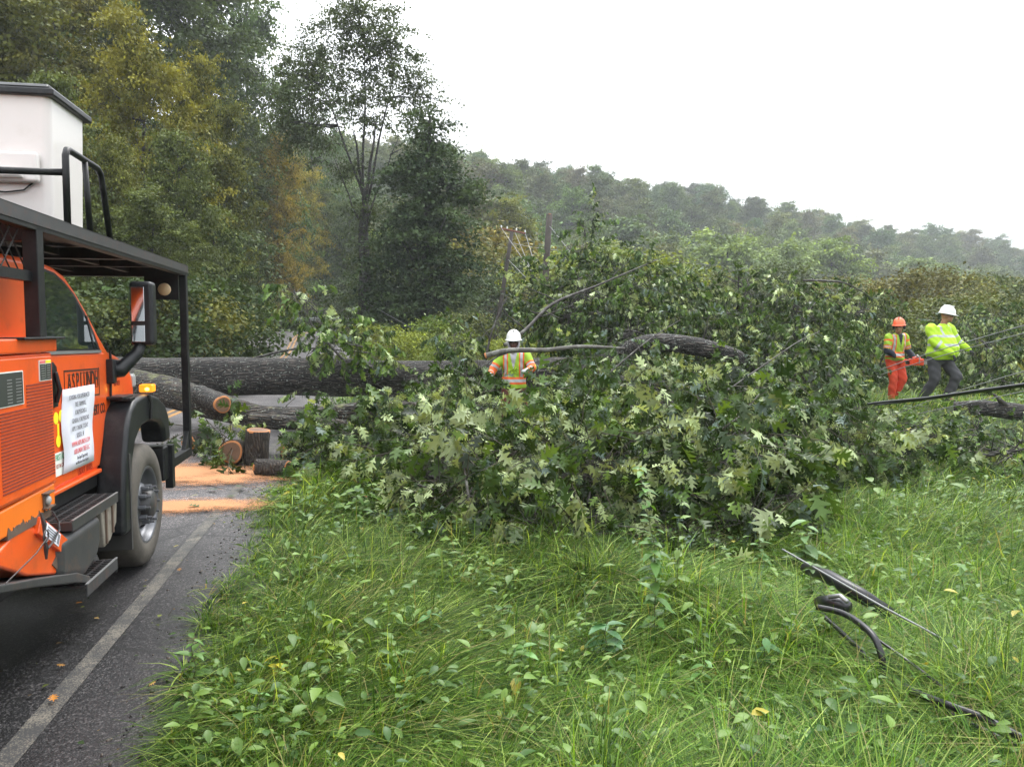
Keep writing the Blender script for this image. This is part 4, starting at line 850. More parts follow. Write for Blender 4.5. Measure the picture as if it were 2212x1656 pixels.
for i, (lb_, px, py, h, nl, size, col, ln) in enumerate([
    ('tall thin weed with small leaves standing in front of the dark hollow of the crown', 1420, 1400, 1.08, 70, .11, (.09, .19, .04), (.10, .0)),
    ('second thin weed leaning left in front of the crown, with sparse leaves', 1460, 1330, .80, 30, .09, (.12, .2, .04), (-.25, .0)),
    ('yellow-green broadleaf weed in the grass left of the middle', 720, 1470, .36, 18, .13, (.2, .3, .03), (0, 0)),
    ('weed with one bright yellow leaf in the left foreground grass', 600, 1500, .22, 9, .10, (.35, .33, .02), (0, 0)),
    ('clump of grey-green broad leaves in the centre foreground', 1310, 1440, .34, 26, .16, (.10, .22, .09), (0, 0)),
    ('low broadleaf weed in the bottom centre of the grass', 1130, 1480, .25, 20, .12, GL_, (0, 0)),
    ('leafy weed right of the grey-green clump', 1500, 1500, .30, 20, .11, GL_, (.05, 0)),
    ('big-leaved weed beside the upper end of the black cables', 1740, 1230, .42, 18, .18, (.11, .2, .07), (0, 0)),
    ('broadleaf weed hanging over the black splice case', 1755, 1330, .42, 30, .10, (.08, .15, .04), (.02, 0)),
    ('leafy weed below the black cable loop', 1650, 1470, .30, 18, .12, (.08, .18, .06), (0, 0)),
    ('dark green weed in the lower right grass', 1830, 1560, .24, 18, .10, (.05, .13, .03), (0, 0)),
    ('broadleaf weed in the lower right corner under the cable', 2010, 1600, .24, 16, .10, GL_, (0, 0)),
    ('pale weed in the grass at the right edge', 2080, 1300, .34, 22, .11, (.14, .24, .08), (0, 0)),
    ('tall goldenrod-like weed at the left foot of the crown', 900, 1180, .45, 30, .10, (.12, .2, .04), (0, 0)),
    ('weed growing between road edge and grass in the lower left', 420, 1480, .25, 14, .10, (.08, .17, .03), (0, 0)),
    ('leafy weed at the bottom left of the grass', 560, 1590, .22, 14, .09, GL_, (0, 0)),
    ('broad weed in the grass under the right front bough', 1640, 1240, .35, 22, .11, (.09, .18, .05), (0, 0)),
    ('weed among the grass left of the grey-green clump', 930, 1400, .25, 16, .10, (.08, .19, .05), (0, 0))]):
    weed(lb_, px, py, h, nl, size, col, 50+i, ln)
# loose leaves and twigs on the asphalt
def flat_leaf(label, px, py, s, col, kind=0, seed=0):
    g = gl(px, py, .03); V, F = OAK[kind]; r = random.Random(seed); a = r.uniform(0, 6); Rm = rotz(np.array([a])); V = V*[1, 1, .35]; V = V-[0, .5, V[:, 2].min()]
    Vs, Fs, Ts = place(V, F, Rm, np.array([[0, 0, .003]]), np.array([s]), np.array([col])); o = link('fallen_leaf', npmesh('fallen_leaf', Vs, Fs, Ts), M['leaf']); o.location = (g.x, g.y, gz1(g.x, g.y)+.026)
    return tag(o, label, 'leaf', 'loose leaves on the asphalt')
for i, (lb_, px, py, s, col) in enumerate([('green oak leaf on the nearer sawdust strip right of the wheel', 418, 1096, .14, (.04, .11, .03)), ('green oak leaf sprig between the two sawdust strips', 460, 1058, .16, (.03, .09, .03)), ('green leaf on the asphalt left of the road edge, farthest right of the loose leaves', 520, 1055, .16, (.04, .10, .03)), ('pale yellow leaf on the bare asphalt between the sawdust strips', 419, 1072, .10, (.35, .33, .12)), ('orange leaf alone on the dark wet asphalt in front of the truck step', 172, 1300, .05, (.45, .17, .02)), ('orange leaf lying on the worn edge line at the bottom left', 115, 1508, .06, (.5, .2, .03)), ('small brown leaf on the wet asphalt above the bottom left leaf', 130, 1436, .05, (.3, .15, .03)), ('yellow-green leaf on the asphalt beside the front tyre', 381, 1180, .05, (.4, .35, .1)), ('small dark green leaf on the sawdust strip behind the guard post', 455, 1022, .12, (.03, .09, .02)), ('dark leaf on the asphalt at the grass edge left of the fallen crown', 500, 1070, .10, (.03, .07, .02)), ('brown leaf on the asphalt between tyre and edge line', 388, 1230, .05, (.25, .12, .03)), ('tiny tan leaf at the lower end of the road by the soil', 330, 1475, .045, (.4, .25, .08))]):
    flat_leaf(lb_, px, py, s, col, i % 5, i)
# crumbled asphalt and stones at the road edge
def stones():
    C = Cloud(); rg = np.random.default_rng(3); mb = MB().ell((0, 0, 0), (1, 1, .6), nu=6, nv=4); V = np.array(mb.v); F = np.array(mb.f); n = 900
    y = 2.4+9*rg.random(n)**1.4; x = edge_x(y)+rg.normal(.1, .1, n); T = np.stack([x, y, gz(x, y)+.01], 1); q = rg.random((n, 1))
    C.add(*place(V, F, frame(unit(n, rg), unit(n, rg)), T, .0025+.012*rg.random(n)**3, np.array([.03, .03, .032])+q*np.array([.12, .10, .08]))); return C.mesh('gravel')
tag(link('gravel', stones(), M['leaf_far']), kind='stuff')

def debris():
    C = Cloud(); rg = np.random.default_rng(8); n = 260; y = 3+9*rg.random(n); x = edge_x(y)-rg.random(n)**2*2.6+.1; T = np.stack([x, y, gz(x, y)+.026], 1)
    d = unit(n, rg)*[1, 1, .05]; q = rg.random((n, 1)); pal = np.array([[.05, .035, .02], [.10, .12, .03], [.22, .15, .06], [.03, .06, .015]])[rg.integers(0, 4, n)]
    C.add(*place(DIA_[0], DIA_[1], frame(d, rg.normal(0, .15, (n, 3))+[0, 0, 1]), T, .012+.035*rg.random(n)**2, pal*(.6+.7*q)))
    m_ = 60; y = 4+8*rg.random(m_); x = edge_x(y)-rg.random(m_)*2.2; T = np.stack([x, y, gz(x, y)+.03], 1); tv, tf = twigmesh(1, .02)
    C.add(*place(tv*[1, 1, .1], tf, frame(unit(m_, rg)*[1, 1, .02], np.tile([0, 0, 1.], (m_, 1))), T, .05+.16*rg.random(m_), np.tile([.05, .04, .03], (m_, 1)))); return C.mesh('road_litter')
DIA_ = DIA
tag(link('road_litter', debris(), M['leaf_far']), kind='stuff')
# ============ trees ============
def tree_proto(seed, H=16, Rr=4.0, zlo=.15, nclump=170, nleaf=90, leaf=.2, cs=.75, shape='round', trunk=.22, tones=((.018, .035, .009), (.06, .088, .022)), bark='bark_tree', limbs=9, inner=.45):
    rg = np.random.default_rng(seed); r = random.Random(seed); C = Cloud()
    t = zlo+(1-zlo)*rg.random(nclump)**.85; s_ = (t-zlo)/(1-zlo)
    if shape == 'round': prof = np.sqrt(np.clip(1-((s_-.42)/.62)**2, .04, 1))
    elif shape == 'tall': prof = np.clip(1.15-s_**1.6, .2, 1)*(.75+.25*np.sin(s_*9+seed))
    elif shape == 'hang': prof = .85+.25*np.sin(s_*11+seed)-.35*s_**4
    else: prof = np.sqrt(np.clip(1-((s_-.6)/.45)**2, .05, 1))
    a = rg.uniform(0, 2*PI, nclump); lob = 1+.22*np.sin(3*a+seed)+.12*np.sin(7*a)
    rr = Rr*prof*lob*(inner+(1-inner)*rg.random(nclump)**.5); cc = np.stack([rr*np.cos(a), rr*np.sin(a), t*H], 1)
    tone = rg.random(nclump); n = nclump*nleaf; ci = np.repeat(np.arange(nclump), nleaf)
    sz = cs*rg.uniform(.6, 1.3, nclump)[ci][:, None]; p = cc[ci]+rg.normal(size=(n, 3))*sz*[1, 1, .5]; p[:, 2] = np.maximum(p[:, 2], .1)
    q = np.clip(tone[ci]*.75+rg.random(n)*.4, 0, 1.1)[:, None]; col = np.array(tones[0])*(1-q)+np.array(tones[1])*q
    hot = rg.random((n, 1)) < .03; col = np.where(hot, col*2.2, col)
    d = unit(n, rg)*[1, 1, .6]+[0, 0, -.35]
    C.add(*place(*DIA, frame(d, unit(n, rg)*.8+[0, 0, 1]), p, leaf*rg.uniform(.6, 1.4, n), col))
    mb = MB(); path = [Vector((.25*math.sin(k*.9+seed)*k*.12, .2*math.cos(k*1.1+seed)*k*.12, H*.92*k/8)) for k in range(9)]
    mb.tube(path, [trunk*(1-.1*k) for k in range(9)], 9)
    lm = []
    for j in range(limbs):
        k = r.uniform(max(.6, zlo*8), 7); i = int(k); s0 = path[i].lerp(path[i+1], k-i); an = r.uniform(0, 6.28); Lr = Rr*r.uniform(.5, .95)
        e = s0+Vector((math.cos(an)*Lr, math.sin(an)*Lr, Lr*r.uniform(.35, .9))); R_.seed(seed*31+j); pa = branch_path(s0, e, .1, 6); r0 = trunk*(1-.1*k)*.45; m2 = MB().tube(pa, [r0*(1-.13*q_) for q_ in range(7)], 6)
        for z_ in range(3): i2 = r.randrange(2, 6); m2.tube(branch_path(pa[i2], pa[i2]+Vector(tuple(unit(1, rg)[0]*Lr*.4)), .12, 3), [r0*.4, r0*.3, r0*.2, r0*.1], 4)
        mb.v += []; lm.append(m2)
    for m2 in lm: mb.add(m2.v, m2.f)
    tm = mb.mesh('trunk'); tm.materials.append(M[bark]); 
    for p_ in tm.polygons: p_.use_smooth = True
    cm = C.mesh('crown'); cm.materials.append(M['leaf_far']); return tm, cm, H
def blob_tree(seed, blobs, H, leaf=.16, nleaf=110, cs=.42, trunk=None, tones=((.035, .058, .013), (.12, .155, .038)), paths=(), bark='bark_tree', ar=1.6, droop=.35):
    """crown of drooping leaf sprays: blobs (x,y,z,rx,ry,rz,clumps); paths: trunk and limbs as (points, radii)"""
    rg = np.random.default_rng(seed); C = Cloud(); CC = []; AX = []
    for (bx, by, bz, rx, ry, rz, nc) in blobs:
        u = unit(nc, rg); p = np.array([bx, by, bz])+u*(rg.random((nc, 1))**.4)*[rx, ry, rz]; CC.append(p); AX.append(u*[1, 1, .25]+rg.normal(0, .3, (nc, 3)))
    cc = np.concatenate(CC); ax = np.concatenate(AX); ax /= np.linalg.norm(ax, axis=1, keepdims=True); nclump = len(cc); n = nclump*nleaf; ci = np.repeat(np.arange(nclump), nleaf)
    sz = cs*rg.uniform(.55, 1.35, nclump); tone = rg.random(nclump); side = np.cross(ax, [0, 0, 1.]); side /= np.linalg.norm(side, axis=1, keepdims=True)
    a1 = rg.normal(size=n); a2 = rg.normal(size=n); a3 = rg.normal(size=n)
    p = cc[ci]+ax[ci]*(a1*sz[ci]*ar)[:, None]+side[ci]*(a2*sz[ci]*.8)[:, None]; p[:, 2] += a3*sz[ci]*.28-droop*sz[ci]*np.abs(a1)**1.5; p[:, 2] = np.maximum(p[:, 2], .05)
    q = np.clip(tone[ci]*.85+rg.random(n)*.3, 0, 1.15)[:, None]; col = np.array(tones[0])*(1-q)+np.array(tones[1])*q
    hot = rg.random((n, 1)) < .02; col = np.where(hot, col*1.9, col)
    d = ax[ci]*.6+unit(n, rg)*.9+[0, 0, -.45]
    C.add(*place(*DIA, frame(d, unit(n, rg)*.7+[0, 0, 1]), p, leaf*rg.uniform(.6, 1.4, n), col))
    mb = MB()
    for pts, rr in paths: mb.tube(pts, rr, 9)
    r = random.Random(seed); main = paths[0][0]
    for j in range(0, nclump, max(1, nclump//34)):
        e = Vector(cc[j]); best = min((Vector(v) for pts, rr in paths for v in pts), key=lambda v: (v-e).length+max(0, v.z-e.z)*2); R_.seed(seed*31+j); L_ = (e-best).length
        if L_ > .5: mb.tube(branch_path(best, e, .12, 5), [min(.07, .018*L_+.012)*(1-.15*q_) for q_ in range(6)], 5)
    tm = mb.mesh('trunk'); tm.materials.append(M[bark]); tm.polygons.foreach_set('use_smooth', [True]*len(tm.polygons))
    cm = C.mesh('crown'); cm.materials.append(M['leaf_far']); return tm, cm, H
def stdtree(seed, H, R, nclump, zlo=.1, shape='round', **k):
    r = random.Random(seed); bl = []; nb = 13
    for i in range(nb):
        t = zlo+(1-zlo)*(i+.5)/nb; s_ = (t-zlo)/(1-zlo)
        pr = {'round': math.sqrt(max(.08, 1-((s_-.45)/.62)**2)), 'wall': .9-.45*s_**3+.12*math.sin(s_*9+seed), 'cone': 1.05-.85*s_}[shape]
        a = i*2.4+r.uniform(-.4, .4); off = R*pr*.45; rb = R*pr*r.uniform(.5, .75)
        bl.append((off*math.cos(a), off*math.sin(a), t*H*.96, rb, rb, H*.085*r.uniform(.8, 1.3), int(nclump*(.5+pr)/nb/1.2)))
    tr = R*.055; path = [Vector((.2*math.sin(k_*.9+seed)*k_*.12, .2*math.cos(k_*1.3)*k_*.12, H*.93*k_/8)) for k_ in range(9)]
    return blob_tree(seed, bl, H, paths=[(path, [tr*(1-.1*k_) for k_ in range(9)])], **k)
def tree_at(proto, px, Yd, ytop, wpx, rz, color, label, R0, **k):
    x, y = at(px, Yd); g = gz1(x, y); kk = _S/FPX*Yd; h = EYE+(715-ytop)*kk-g; sc_ = h/proto[2]; put_tree(proto, x, y, sc_, rz, color, label, sxy=(wpx*kk/2/R0)/sc_, **k)
def put_tree(proto, x, y, scale, rz, color, label, name='forest_tree', cat='tree', group=None, sxy=1.0, z=None):
    tm, cm, H = proto; root = empty(name, (x, y, (gz1(x, y) if z is None else z)-.1), rz, label, cat, group); root.scale = (scale*sxy, scale*sxy, scale)
    for nm, me in (('trunk', tm), ('crown', cm)):
        o = bpy.data.objects.new(nm, me); COL.objects.link(o); o.parent = root; o.color = (*color, 1)
    return root
G0 = (1, 1, 1); YEL = (2.0, 1.5, .78); OLV = (1.3, 1.12, .8); DKG = (.62, .74, .7); BLG = (.7, .95, .95); LIM = (1.9, 1.9, 1.0); RUS = (2.4, 1.45, .65)
def at(px, Yd): v = P(px, 715, Yd); return v.x, v.y
TN = ((.016, .030, .007), (.135, .17, .042))
F1 = stdtree(1, 16, 4, 400, .1, 'wall', cs=.36, tones=TN); F2 = stdtree(2, 16, 4, 400, .12, 'round', cs=.36, tones=TN); F3 = stdtree(3, 12, 4, 430, .0, 'wall', leaf=.14, cs=.33, tones=TN)
F4 = stdtree(4, 16, 4, 150, .3, 'round', nleaf=80)
left = [
 (-90, 23, 150, 420, F3, OLV, 'leafy tree at the left edge beside the white bucket'),
 (120, 23.5, 150, 330, F3, G0, 'green tree with bright lower leaves directly behind the white bucket'),
 (-20, 31, -160, 460, F1, OLV, 'tall olive brown tree at the top left corner'),
 (150, 34, -90, 380, F2, (1.5, 1.15, .75), 'tall brownish green tree above the bucket'),
 (320, 29.5, 30, 290, F2, YEL, 'big tree turning yellow at the top of the left forest'),
 (420, 33, 110, 190, F2, (1.8, 1.4, .75), 'smaller yellowing tree right of the big yellow one'),
 (255, 24.5, 280, 250, F3, OLV, 'olive tree just right of the white bucket rim'),
 (400, 27, 270, 260, F3, G0, 'wide green tree in the middle of the forest edge'),
 (330, 23, 400, 260, F2, G0, 'low wide green tree above the black cab guard'),
 (480, 33, 215, 200, F1, OLV, 'green tree with pale bare limbs right of the middle'),
 (470, 30, 460, 220, F3, DKG, 'dark green vine draped tree at the middle forest edge'),
 (545, 66, -60, 250, F1, BLG, 'dark blue-green treetop left of the sky gap'),
 (605, 60, 285, 130, F2, RUS, 'orange autumn tree hanging at the right of the left forest'),
 (540, 58, 300, 150, F1, G0, 'green tree under the dark blue-green treetop'),
 (655, 80, 330, 120, F2, (2.6, 1.8, .8), 'small yellow tree low behind the bare trunked tree'),
 (600, 72, 470, 170, F3, DKG, 'dark tree beyond the guard rail under the orange tree'),
 (690, 84, 400, 170, F3, G0, 'green tree behind the guard rail'),
 (680, 90, 110, 190, F4, BLG, 'thin blue-green tree with sky showing through'),
 (760, 82, 430, 150, F3, DKG, 'dark tree beyond the far road behind the bare trunk'),
 (440, 38, 560, 170, F3, G0, 'low green tree overhanging the left side of the far road'),
 (370, 27, 590, 200, F3, DKG, 'low dark tree above the left end of the great trunk'),
 (515, 54, 560, 110, F3, OLV, 'small olive tree where the far road bends'),
 (60, 46, -260, 560, F1, G0, 'background tree filling the top left'),
 (260, 48, -200, 520, F2, DKG, 'dark background tree behind the yellow tree'),
 (430, 56, -60, 420, F1, DKG, 'tall dark background tree left of the blue-green treetop'),
 (-300, 25, 100, 500, F3, G0, 'forest tree left of the truck')]
for i, (px, Yd, yt, wp, pr, colr, lab) in enumerate(left): tree_at(pr, px, Yd, yt, wp, i*1.7, colr, lab, 4.0)
# tall tree with a bare forked trunk
tp = [Vector(v) for v in ((-.1, 0, 0), (0, 0, 2), (.12, 0, 4.2), (.05, 0, 6.2), (.18, .1, 7.5))]
lim = [(tp, [.40, .33, .30, .27, .22])]
for e, r0 in (((-.45, .2, 11.0), .17), ((.75, -.2, 11.4), .16), ((-1.9, .5, 13.2), .11), ((1.7, .4, 13.6), .11), ((.2, .8, 15.6), .12), ((2.4, -.6, 10.6), .08), ((-1.4, -.6, 9.6), .08)):
    s0 = tp[4] if r0 > .12 or e[2] > 12 else tp[3]; R_.seed(int(r0*1000)+int(e[2])); lim.append((branch_path(s0, e, .08, 6), [r0*.72*(1-.12*k_) for k_ in range(7)]))
FT = blob_tree(40, [(-2.5, 0, 13.0, 1.7, 1.5, 2.0, 50), (-.6, 0, 15.0, 1.8, 1.4, 1.8, 56), (1.4, 0, 15.2, 1.8, 1.5, 1.6, 50), (2.6, 0, 12.8, 1.5, 1.5, 1.8, 40), (.3, 0, 12.3, 1.8, 1.5, 1.6, 40), (-3.4, 0, 11.4, 1.4, 1.2, 1.6, 40), (-3.0, 0, 14.2, 1.2, 1.2, 1.6, 30), (0, 0, 16.6, 1.8, 1.3, .9, 26), (2.9, .3, 10.6, .9, .9, 1.0, 9), (-2.0, 0, 10.3, 1.2, 1.0, .9, 12), (3.4, 0, 13.2, .7, .8, .8, 5), (.2, .2, 4.6, .9, .7, 1.3, 24), (.0, 0, 2.2, .8, .7, 2.2, 30), (.2, 0, 6.9, 1.1, .9, 1.0, 18), (-.9, 0, 9.2, 1.0, .8, .9, 14)], 17, leaf=.125, nleaf=84, cs=.33, paths=lim, tones=((.03, .05, .018), (.085, .115, .04)))
x, y = at(785, 38); put_tree(FT, x, y, 1.0, 0, (1, 1, 1), 'tall thin-crowned tree with a bare forked trunk against the sky', name='tall_tree', sxy=.93)
IV = blob_tree(41, [(.3, 0, 10.2, .7, .8, 1.4, 22), (-.1, 0, 8.2, 1.35, 1.2, 1.2, 40), (1.1, .2, 8.0, .8, .8, .7, 16), (1.85, .1, 7.6, .5, .5, .45, 7), (.3, 0, 6.2, 1.9, 1.6, 1.4, 62), (-1.1, 0, 5.0, 1.2, 1.1, 1.5, 36), (.8, 0, 4.3, 1.5, 1.3, 1.4, 48), (-.2, 0, 2.6, 1.7, 1.4, 1.3, 52), (.4, 0, 1.0, 1.5, 1.3, .9, 42), (-1.6, 0, 3.0, .7, .8, 1.2, 16)], 12, leaf=.14, nleaf=120, cs=.33, tones=((.012, .030, .012), (.07, .11, .04)), paths=[([Vector((0, 0, 0)), Vector((.1, 0, 4)), Vector((.2, 0, 8)), Vector((.3, 0, 11))], [.22, .18, .12, .05])])
x, y = at(915, 36); put_tree(IV, x, y, 12.3/12, 0, (1, 1, 1), 'dense dark ivy-covered tree beside the bare trunked tree, against the hill', name='ivy_tree', sxy=1.18)
# bushes along the forest edge and behind the crown
B1 = tree_proto(11, 3, 1.7, .02, 90, 70, .13, .3, 'round', .04, ((.025, .045, .012), (.09, .12, .03)), limbs=5)
B2 = tree_proto(12, 3, 1.9, .02, 80, 60, .12, .33, 'hang', .03, ((.03, .05, .012), (.12, .14, .035)), limbs=6)
bush = [(120, 21, 3.2, B1, G0), (230, 20, 2.6, B2, G0), (330, 20.5, 3.2, B1, DKG), (400, 22, 2.8, B2, OLV), (470, 24, 3.3, B1, DKG), (480, 37, 2.4, B2, LIM), (590, 70, 4, B1, G0), (525, 50, 2.6, B2, LIM), (640, 78, 5.5, B1, DKG), (700, 80, 5.5, B1, G0), (790, 50, 4, B1, DKG), (440, 33, 1.9, B2, LIM), (820, 30, 2.0, B2, LIM), (880, 27, 1.8, B2, LIM), (940, 30, 2.2, B1, LIM), (1000, 32, 2.4, B2, G0), (1060, 52, 4.5, B1, DKG), (930, 46, 4, B1, G0), (1010, 60, 7, B2, OLV), (1035, 66, 9, B1, RUS), (1140, 55, 5.5, B1, DKG), (1230, 48, 5.5, B2, LIM), (1300, 46, 5.8, B1, LIM), (1370, 48, 5.6, B2, LIM), (1450, 52, 5, B1, LIM), (1560, 60, 5, B2, G0), (1680, 60, 5.5, B1, G0), (1800, 58, 4.5, B2, OLV), (1930, 44, 4.0, B2, (1.3, 1.0, .85)), (1985, 42, 4.4, B1, (1.6, 1.1, .85)), (2060, 48, 4.2, B2, OLV), (2130, 55, 4.5, B1, G0), (2200, 60, 4.6, B2, OLV), (2260, 40, 4, B1, G0), (1880, 30, 3, B1, G0), (2050, 27, 2.8, B2, G0), (2170, 30, 3.0, B1, OLV), (1100, 26, 1.6, B2, LIM), (960, 24, 1.5, B1, LIM), (1950, 34, 2.2, B2, LIM)]
used_lab = set()
for i, (px, Yd, h, pr, colr) in enumerate(bush):
    x, y = at(px, Yd)
    nmz = {id(DKG): 'dark green', id(LIM): 'light yellow-green', id(OLV): 'olive', id(RUS): 'russet brown'}.get(id(colr), 'mid green' if colr == G0 else 'reddish brown')
    side = min(((90, 'behind the white bucket truck'), (230, 'seen under the cab guard'), (330, 'seen beside the truck mirror'), (400, 'right of the black cab guard post'), (460, 'above the left part of the great trunk'), (530, 'where the road bends out of sight'), (600, 'left of the guard rail'), (660, 'behind the leafy branch over the road'), (720, 'behind the guard rail'), (800, 'at the foot of the bare trunked tree'), (870, 'before the ivy-covered tree'), (945, 'right of the foot of the ivy-covered tree'), (1010, 'below the far crew'), (1060, 'beside the far crew'), (1120, 'behind the worker in the white hood'), (1230, 'right of the broken dark pole'), (1310, 'just behind the top of the fallen crown'), (1400, 'behind the leaf spire of the crown'), (1500, 'beyond the high middle of the crown'), (1620, 'beyond the right top of the crown'), (1740, 'left of the white van'), (1850, 'right of the white van'), (1930, 'left of the worker in the orange helmet'), (1990, 'between the two workers at the right'), (2070, 'right of the striding worker'), (2140, 'near the distant thin pole'), (2220, 'at the right edge of the scene')), key=lambda q: abs(q[0]-px))[1]
    _o = 'at the foot of the left forest' if px < 620 else ('around the far road and the ivy-covered tree' if px < 1050 else ('behind the fallen crown below the hill' if px < 1880 else 'behind the two workers at the right'))
    lab = f'{nmz} bush {side}'
    for q_ in ('taller ', 'lower ', 'farther '):
        if lab in used_lab: lab = q_+f'{nmz} bush {side}'
    used_lab.add(lab); put_tree(pr, x, y, h/3, i*2.3, colr, lab, name='bush', cat='bush', group='bushes round the meadow and forest edge')
# hillside forest
HT = [stdtree(20+k, 12, 4.3, 170, .0, 'round', leaf=.36, nleaf=70, cs=.68, ar=1.0, droop=.15, tones=((.038, .066, .025), (.125, .168, .062))) for k in range(4)]  # leaf tones paled: part of the distance haze is put into the colour
rg = np.random.default_rng(77); cnt = 0; rows = [(.0, 12), (.05, 15), (.12, 17), (.22, 19), (.33, 21), (.45, 23), (.58, 26), (.70, 28), (.83, 31), (.93, 34), (1.0, 38)]
for ri, (t, nn) in enumerate(rows):
    for j in range(nn):
        a = -.30+1.02*(j+rg.uniform(.15, .85))/nn; yr = float(Yr(a)); y0_ = float(Y0h(a)); y = y0_+t*(yr-y0_)+rg.uniform(-4, 4); x = a*y; s_ = rg.uniform(.75, 1.2)*(1+.15*(t < .3))
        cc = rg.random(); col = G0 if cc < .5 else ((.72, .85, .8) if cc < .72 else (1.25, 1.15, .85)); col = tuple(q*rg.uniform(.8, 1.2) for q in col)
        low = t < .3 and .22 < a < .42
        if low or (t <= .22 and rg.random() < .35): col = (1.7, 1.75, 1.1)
        lab = 'pale green tree low on the hillside' if low else ('tree on the skyline of the forested hill' if t > .9 else 'tree on the forested hillside')
        tn = 'pale green' if col[0] > 1.5 else ('dark' if col[0] < .8 and col[2] > .5 and cc >= .5 else ('olive' if cc >= .72 else 'green'))
        sec = min(((-.25, 'behind the tall forest trees'), (-.15, 'behind the bare trunked tree'), (-.06, 'behind the ivy-covered tree'), (.0, 'above the leaning pole'), (.07, 'above the broken dark pole'), (.15, 'above the leaf spire of the crown'), (.23, 'above the middle of the fallen crown'), (.31, 'above the right top of the crown'), (.39, 'above the arching bare branch'), (.47, 'above the white van'), (.54, 'above the orange-helmeted worker'), (.61, 'above the striding worker'), (.68, 'above the right edge')), key=lambda q: abs(q[0]-a))[1]
        lv = ('on the hill foot', 'on the lower slope', 'on the lower slope', 'on the middle slope', 'on the middle slope', 'on the middle slope', 'on the upper slope', 'on the upper slope', 'just under the ridge', 'on the skyline', 'on the skyline')[ri]
        sw = rg.uniform(.8, 1.3); adj = ('tall ' if s_ > 1.02 else ('short ' if s_ < .88 else ''))+('broad ' if sw > 1.12 else ('narrow ' if sw < .98 else ''))
        lab = f'{adj}{tn} tree {lv} {sec}'
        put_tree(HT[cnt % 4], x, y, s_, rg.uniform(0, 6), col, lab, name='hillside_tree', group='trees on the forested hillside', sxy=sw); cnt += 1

tree_at(F2, 1095, 84, 425, 170, 1, (1.7, 1.5, .9), 'big rounded olive-yellow tree at the foot of the hill behind the leaning pole', 4)
tree_at(F2, 1020, 92, 440, 120, 2, OLV, 'rounded olive tree at the hill foot right of the ivy-covered tree', 4)
tree_at(F3, 1130, 74, 560, 150, 2, DKG, 'dark tree in the hollow below the big olive-yellow tree', 4)
tree_at(F3, 1050, 78, 560, 130, 3, DKG, 'dark tree in the hollow left of the leaning pole', 4)
tree_at(F1, 1005, 64, 545, 60, 3, BLG, 'small pointed green tree right of the ivy-covered tree', 4)
# ============ people ============
def voxmesh(mb, vox, smooth=5):
    me = bpy.data.meshes.new('t'); me.from_pydata(mb.v, [], mb.f); o = bpy.data.objects.new('t', me); COL.objects.link(o)
    bm = bmesh.new(); bm.from_mesh(me); bmesh.ops.recalc_face_normals(bm, faces=bm.faces); bm.to_mesh(me); bm.free()
    m_ = o.modifiers.new('r', 'REMESH'); m_.mode = 'VOXEL'; m_.voxel_size = vox; m_.use_smooth_shade = True
    s_ = o.modifiers.new('s', 'SMOOTH'); s_.iterations = smooth; s_.factor = .5
    dg = bpy.context.evaluated_depsgraph_get(); r = bpy.data.meshes.new_from_object(o.evaluated_get(dg)); bpy.data.objects.remove(o); bpy.data.meshes.remove(me); return r
def cap_tube(mb, a, b, ra, rb, sq=None, n=5):
    a, b = Vector(a), Vector(b); d = (b-a).normalized(); path = [a-d*ra*.98, a-d*ra*.7, a]+[a.lerp(b, i/n) for i in range(1, n)]+[b, b+d*rb*.7, b+d*rb*.98]
    rad = [ra*.15, ra*.72, ra]+[ra+(rb-ra)*i/n for i in range(1, n)]+[rb, rb*.72, rb*.15]; return mb.tube(path, rad, 14)
def loft(mb, secs, k=22):
    # secs: (center, rx, ry) stacked ellipses, horizontal
    vs = []; n = len(secs)
    for c, rx, ry in secs:
        for j in range(k): q = 2*PI*j/k; vs.append((c[0]+rx*math.cos(q), c[1]+ry*math.sin(q), c[2]))
    return mb.add(vs, [(i*k+j, i*k+(j+1) % k, (i+1)*k+(j+1) % k, (i+1)*k+j) for i in range(n-1) for j in range(k)]+[tuple(range(k)), tuple((n-1)*k+j for j in range(k))])
for nm, c, r in (('skin_dark', (.085, .038, .024), .5), ('skin_mid', (.30, .145, .09), .5), ('hivis', (.38, .60, .02), .75), ('hivis_lime', (.30, .47, .03), .75), ('orange_cloth', (.7, .12, .02), .75), ('silver_tape', (.36, .37, .38), .45), ('navy', (.012, .016, .03), .8), ('chaps', (.72, .07, .025), .75), ('grey_trousers', (.045, .045, .05), .85), ('maroon', (.12, .03, .02), .85), ('white_hood', (.40, .39, .43), .8), ('glove_black', (.012, .012, .014), .7), ('boot', (.05, .035, .025), .7), ('helmet_white', (.62, .62, .60), .3), ('helmet_orange', (.92, .13, .04), .3), ('helmet_yellow', (.9, .65, .02), .35), ('shades', (.006, .006, .007), .1), ('grey_shirt', (.5, .52, .62), .8), ('khaki', (.2, .17, .12), .8), ('saw_orange', (.88, .08, .025), .35), ('saw_grey', (.3, .31, .32), .35), ('lip', (.16, .06, .05), .5)):
    M[nm] = simple(nm, c, r, var=.12, vs=9, bmp=.25 if r > .65 else 0, bs=30)
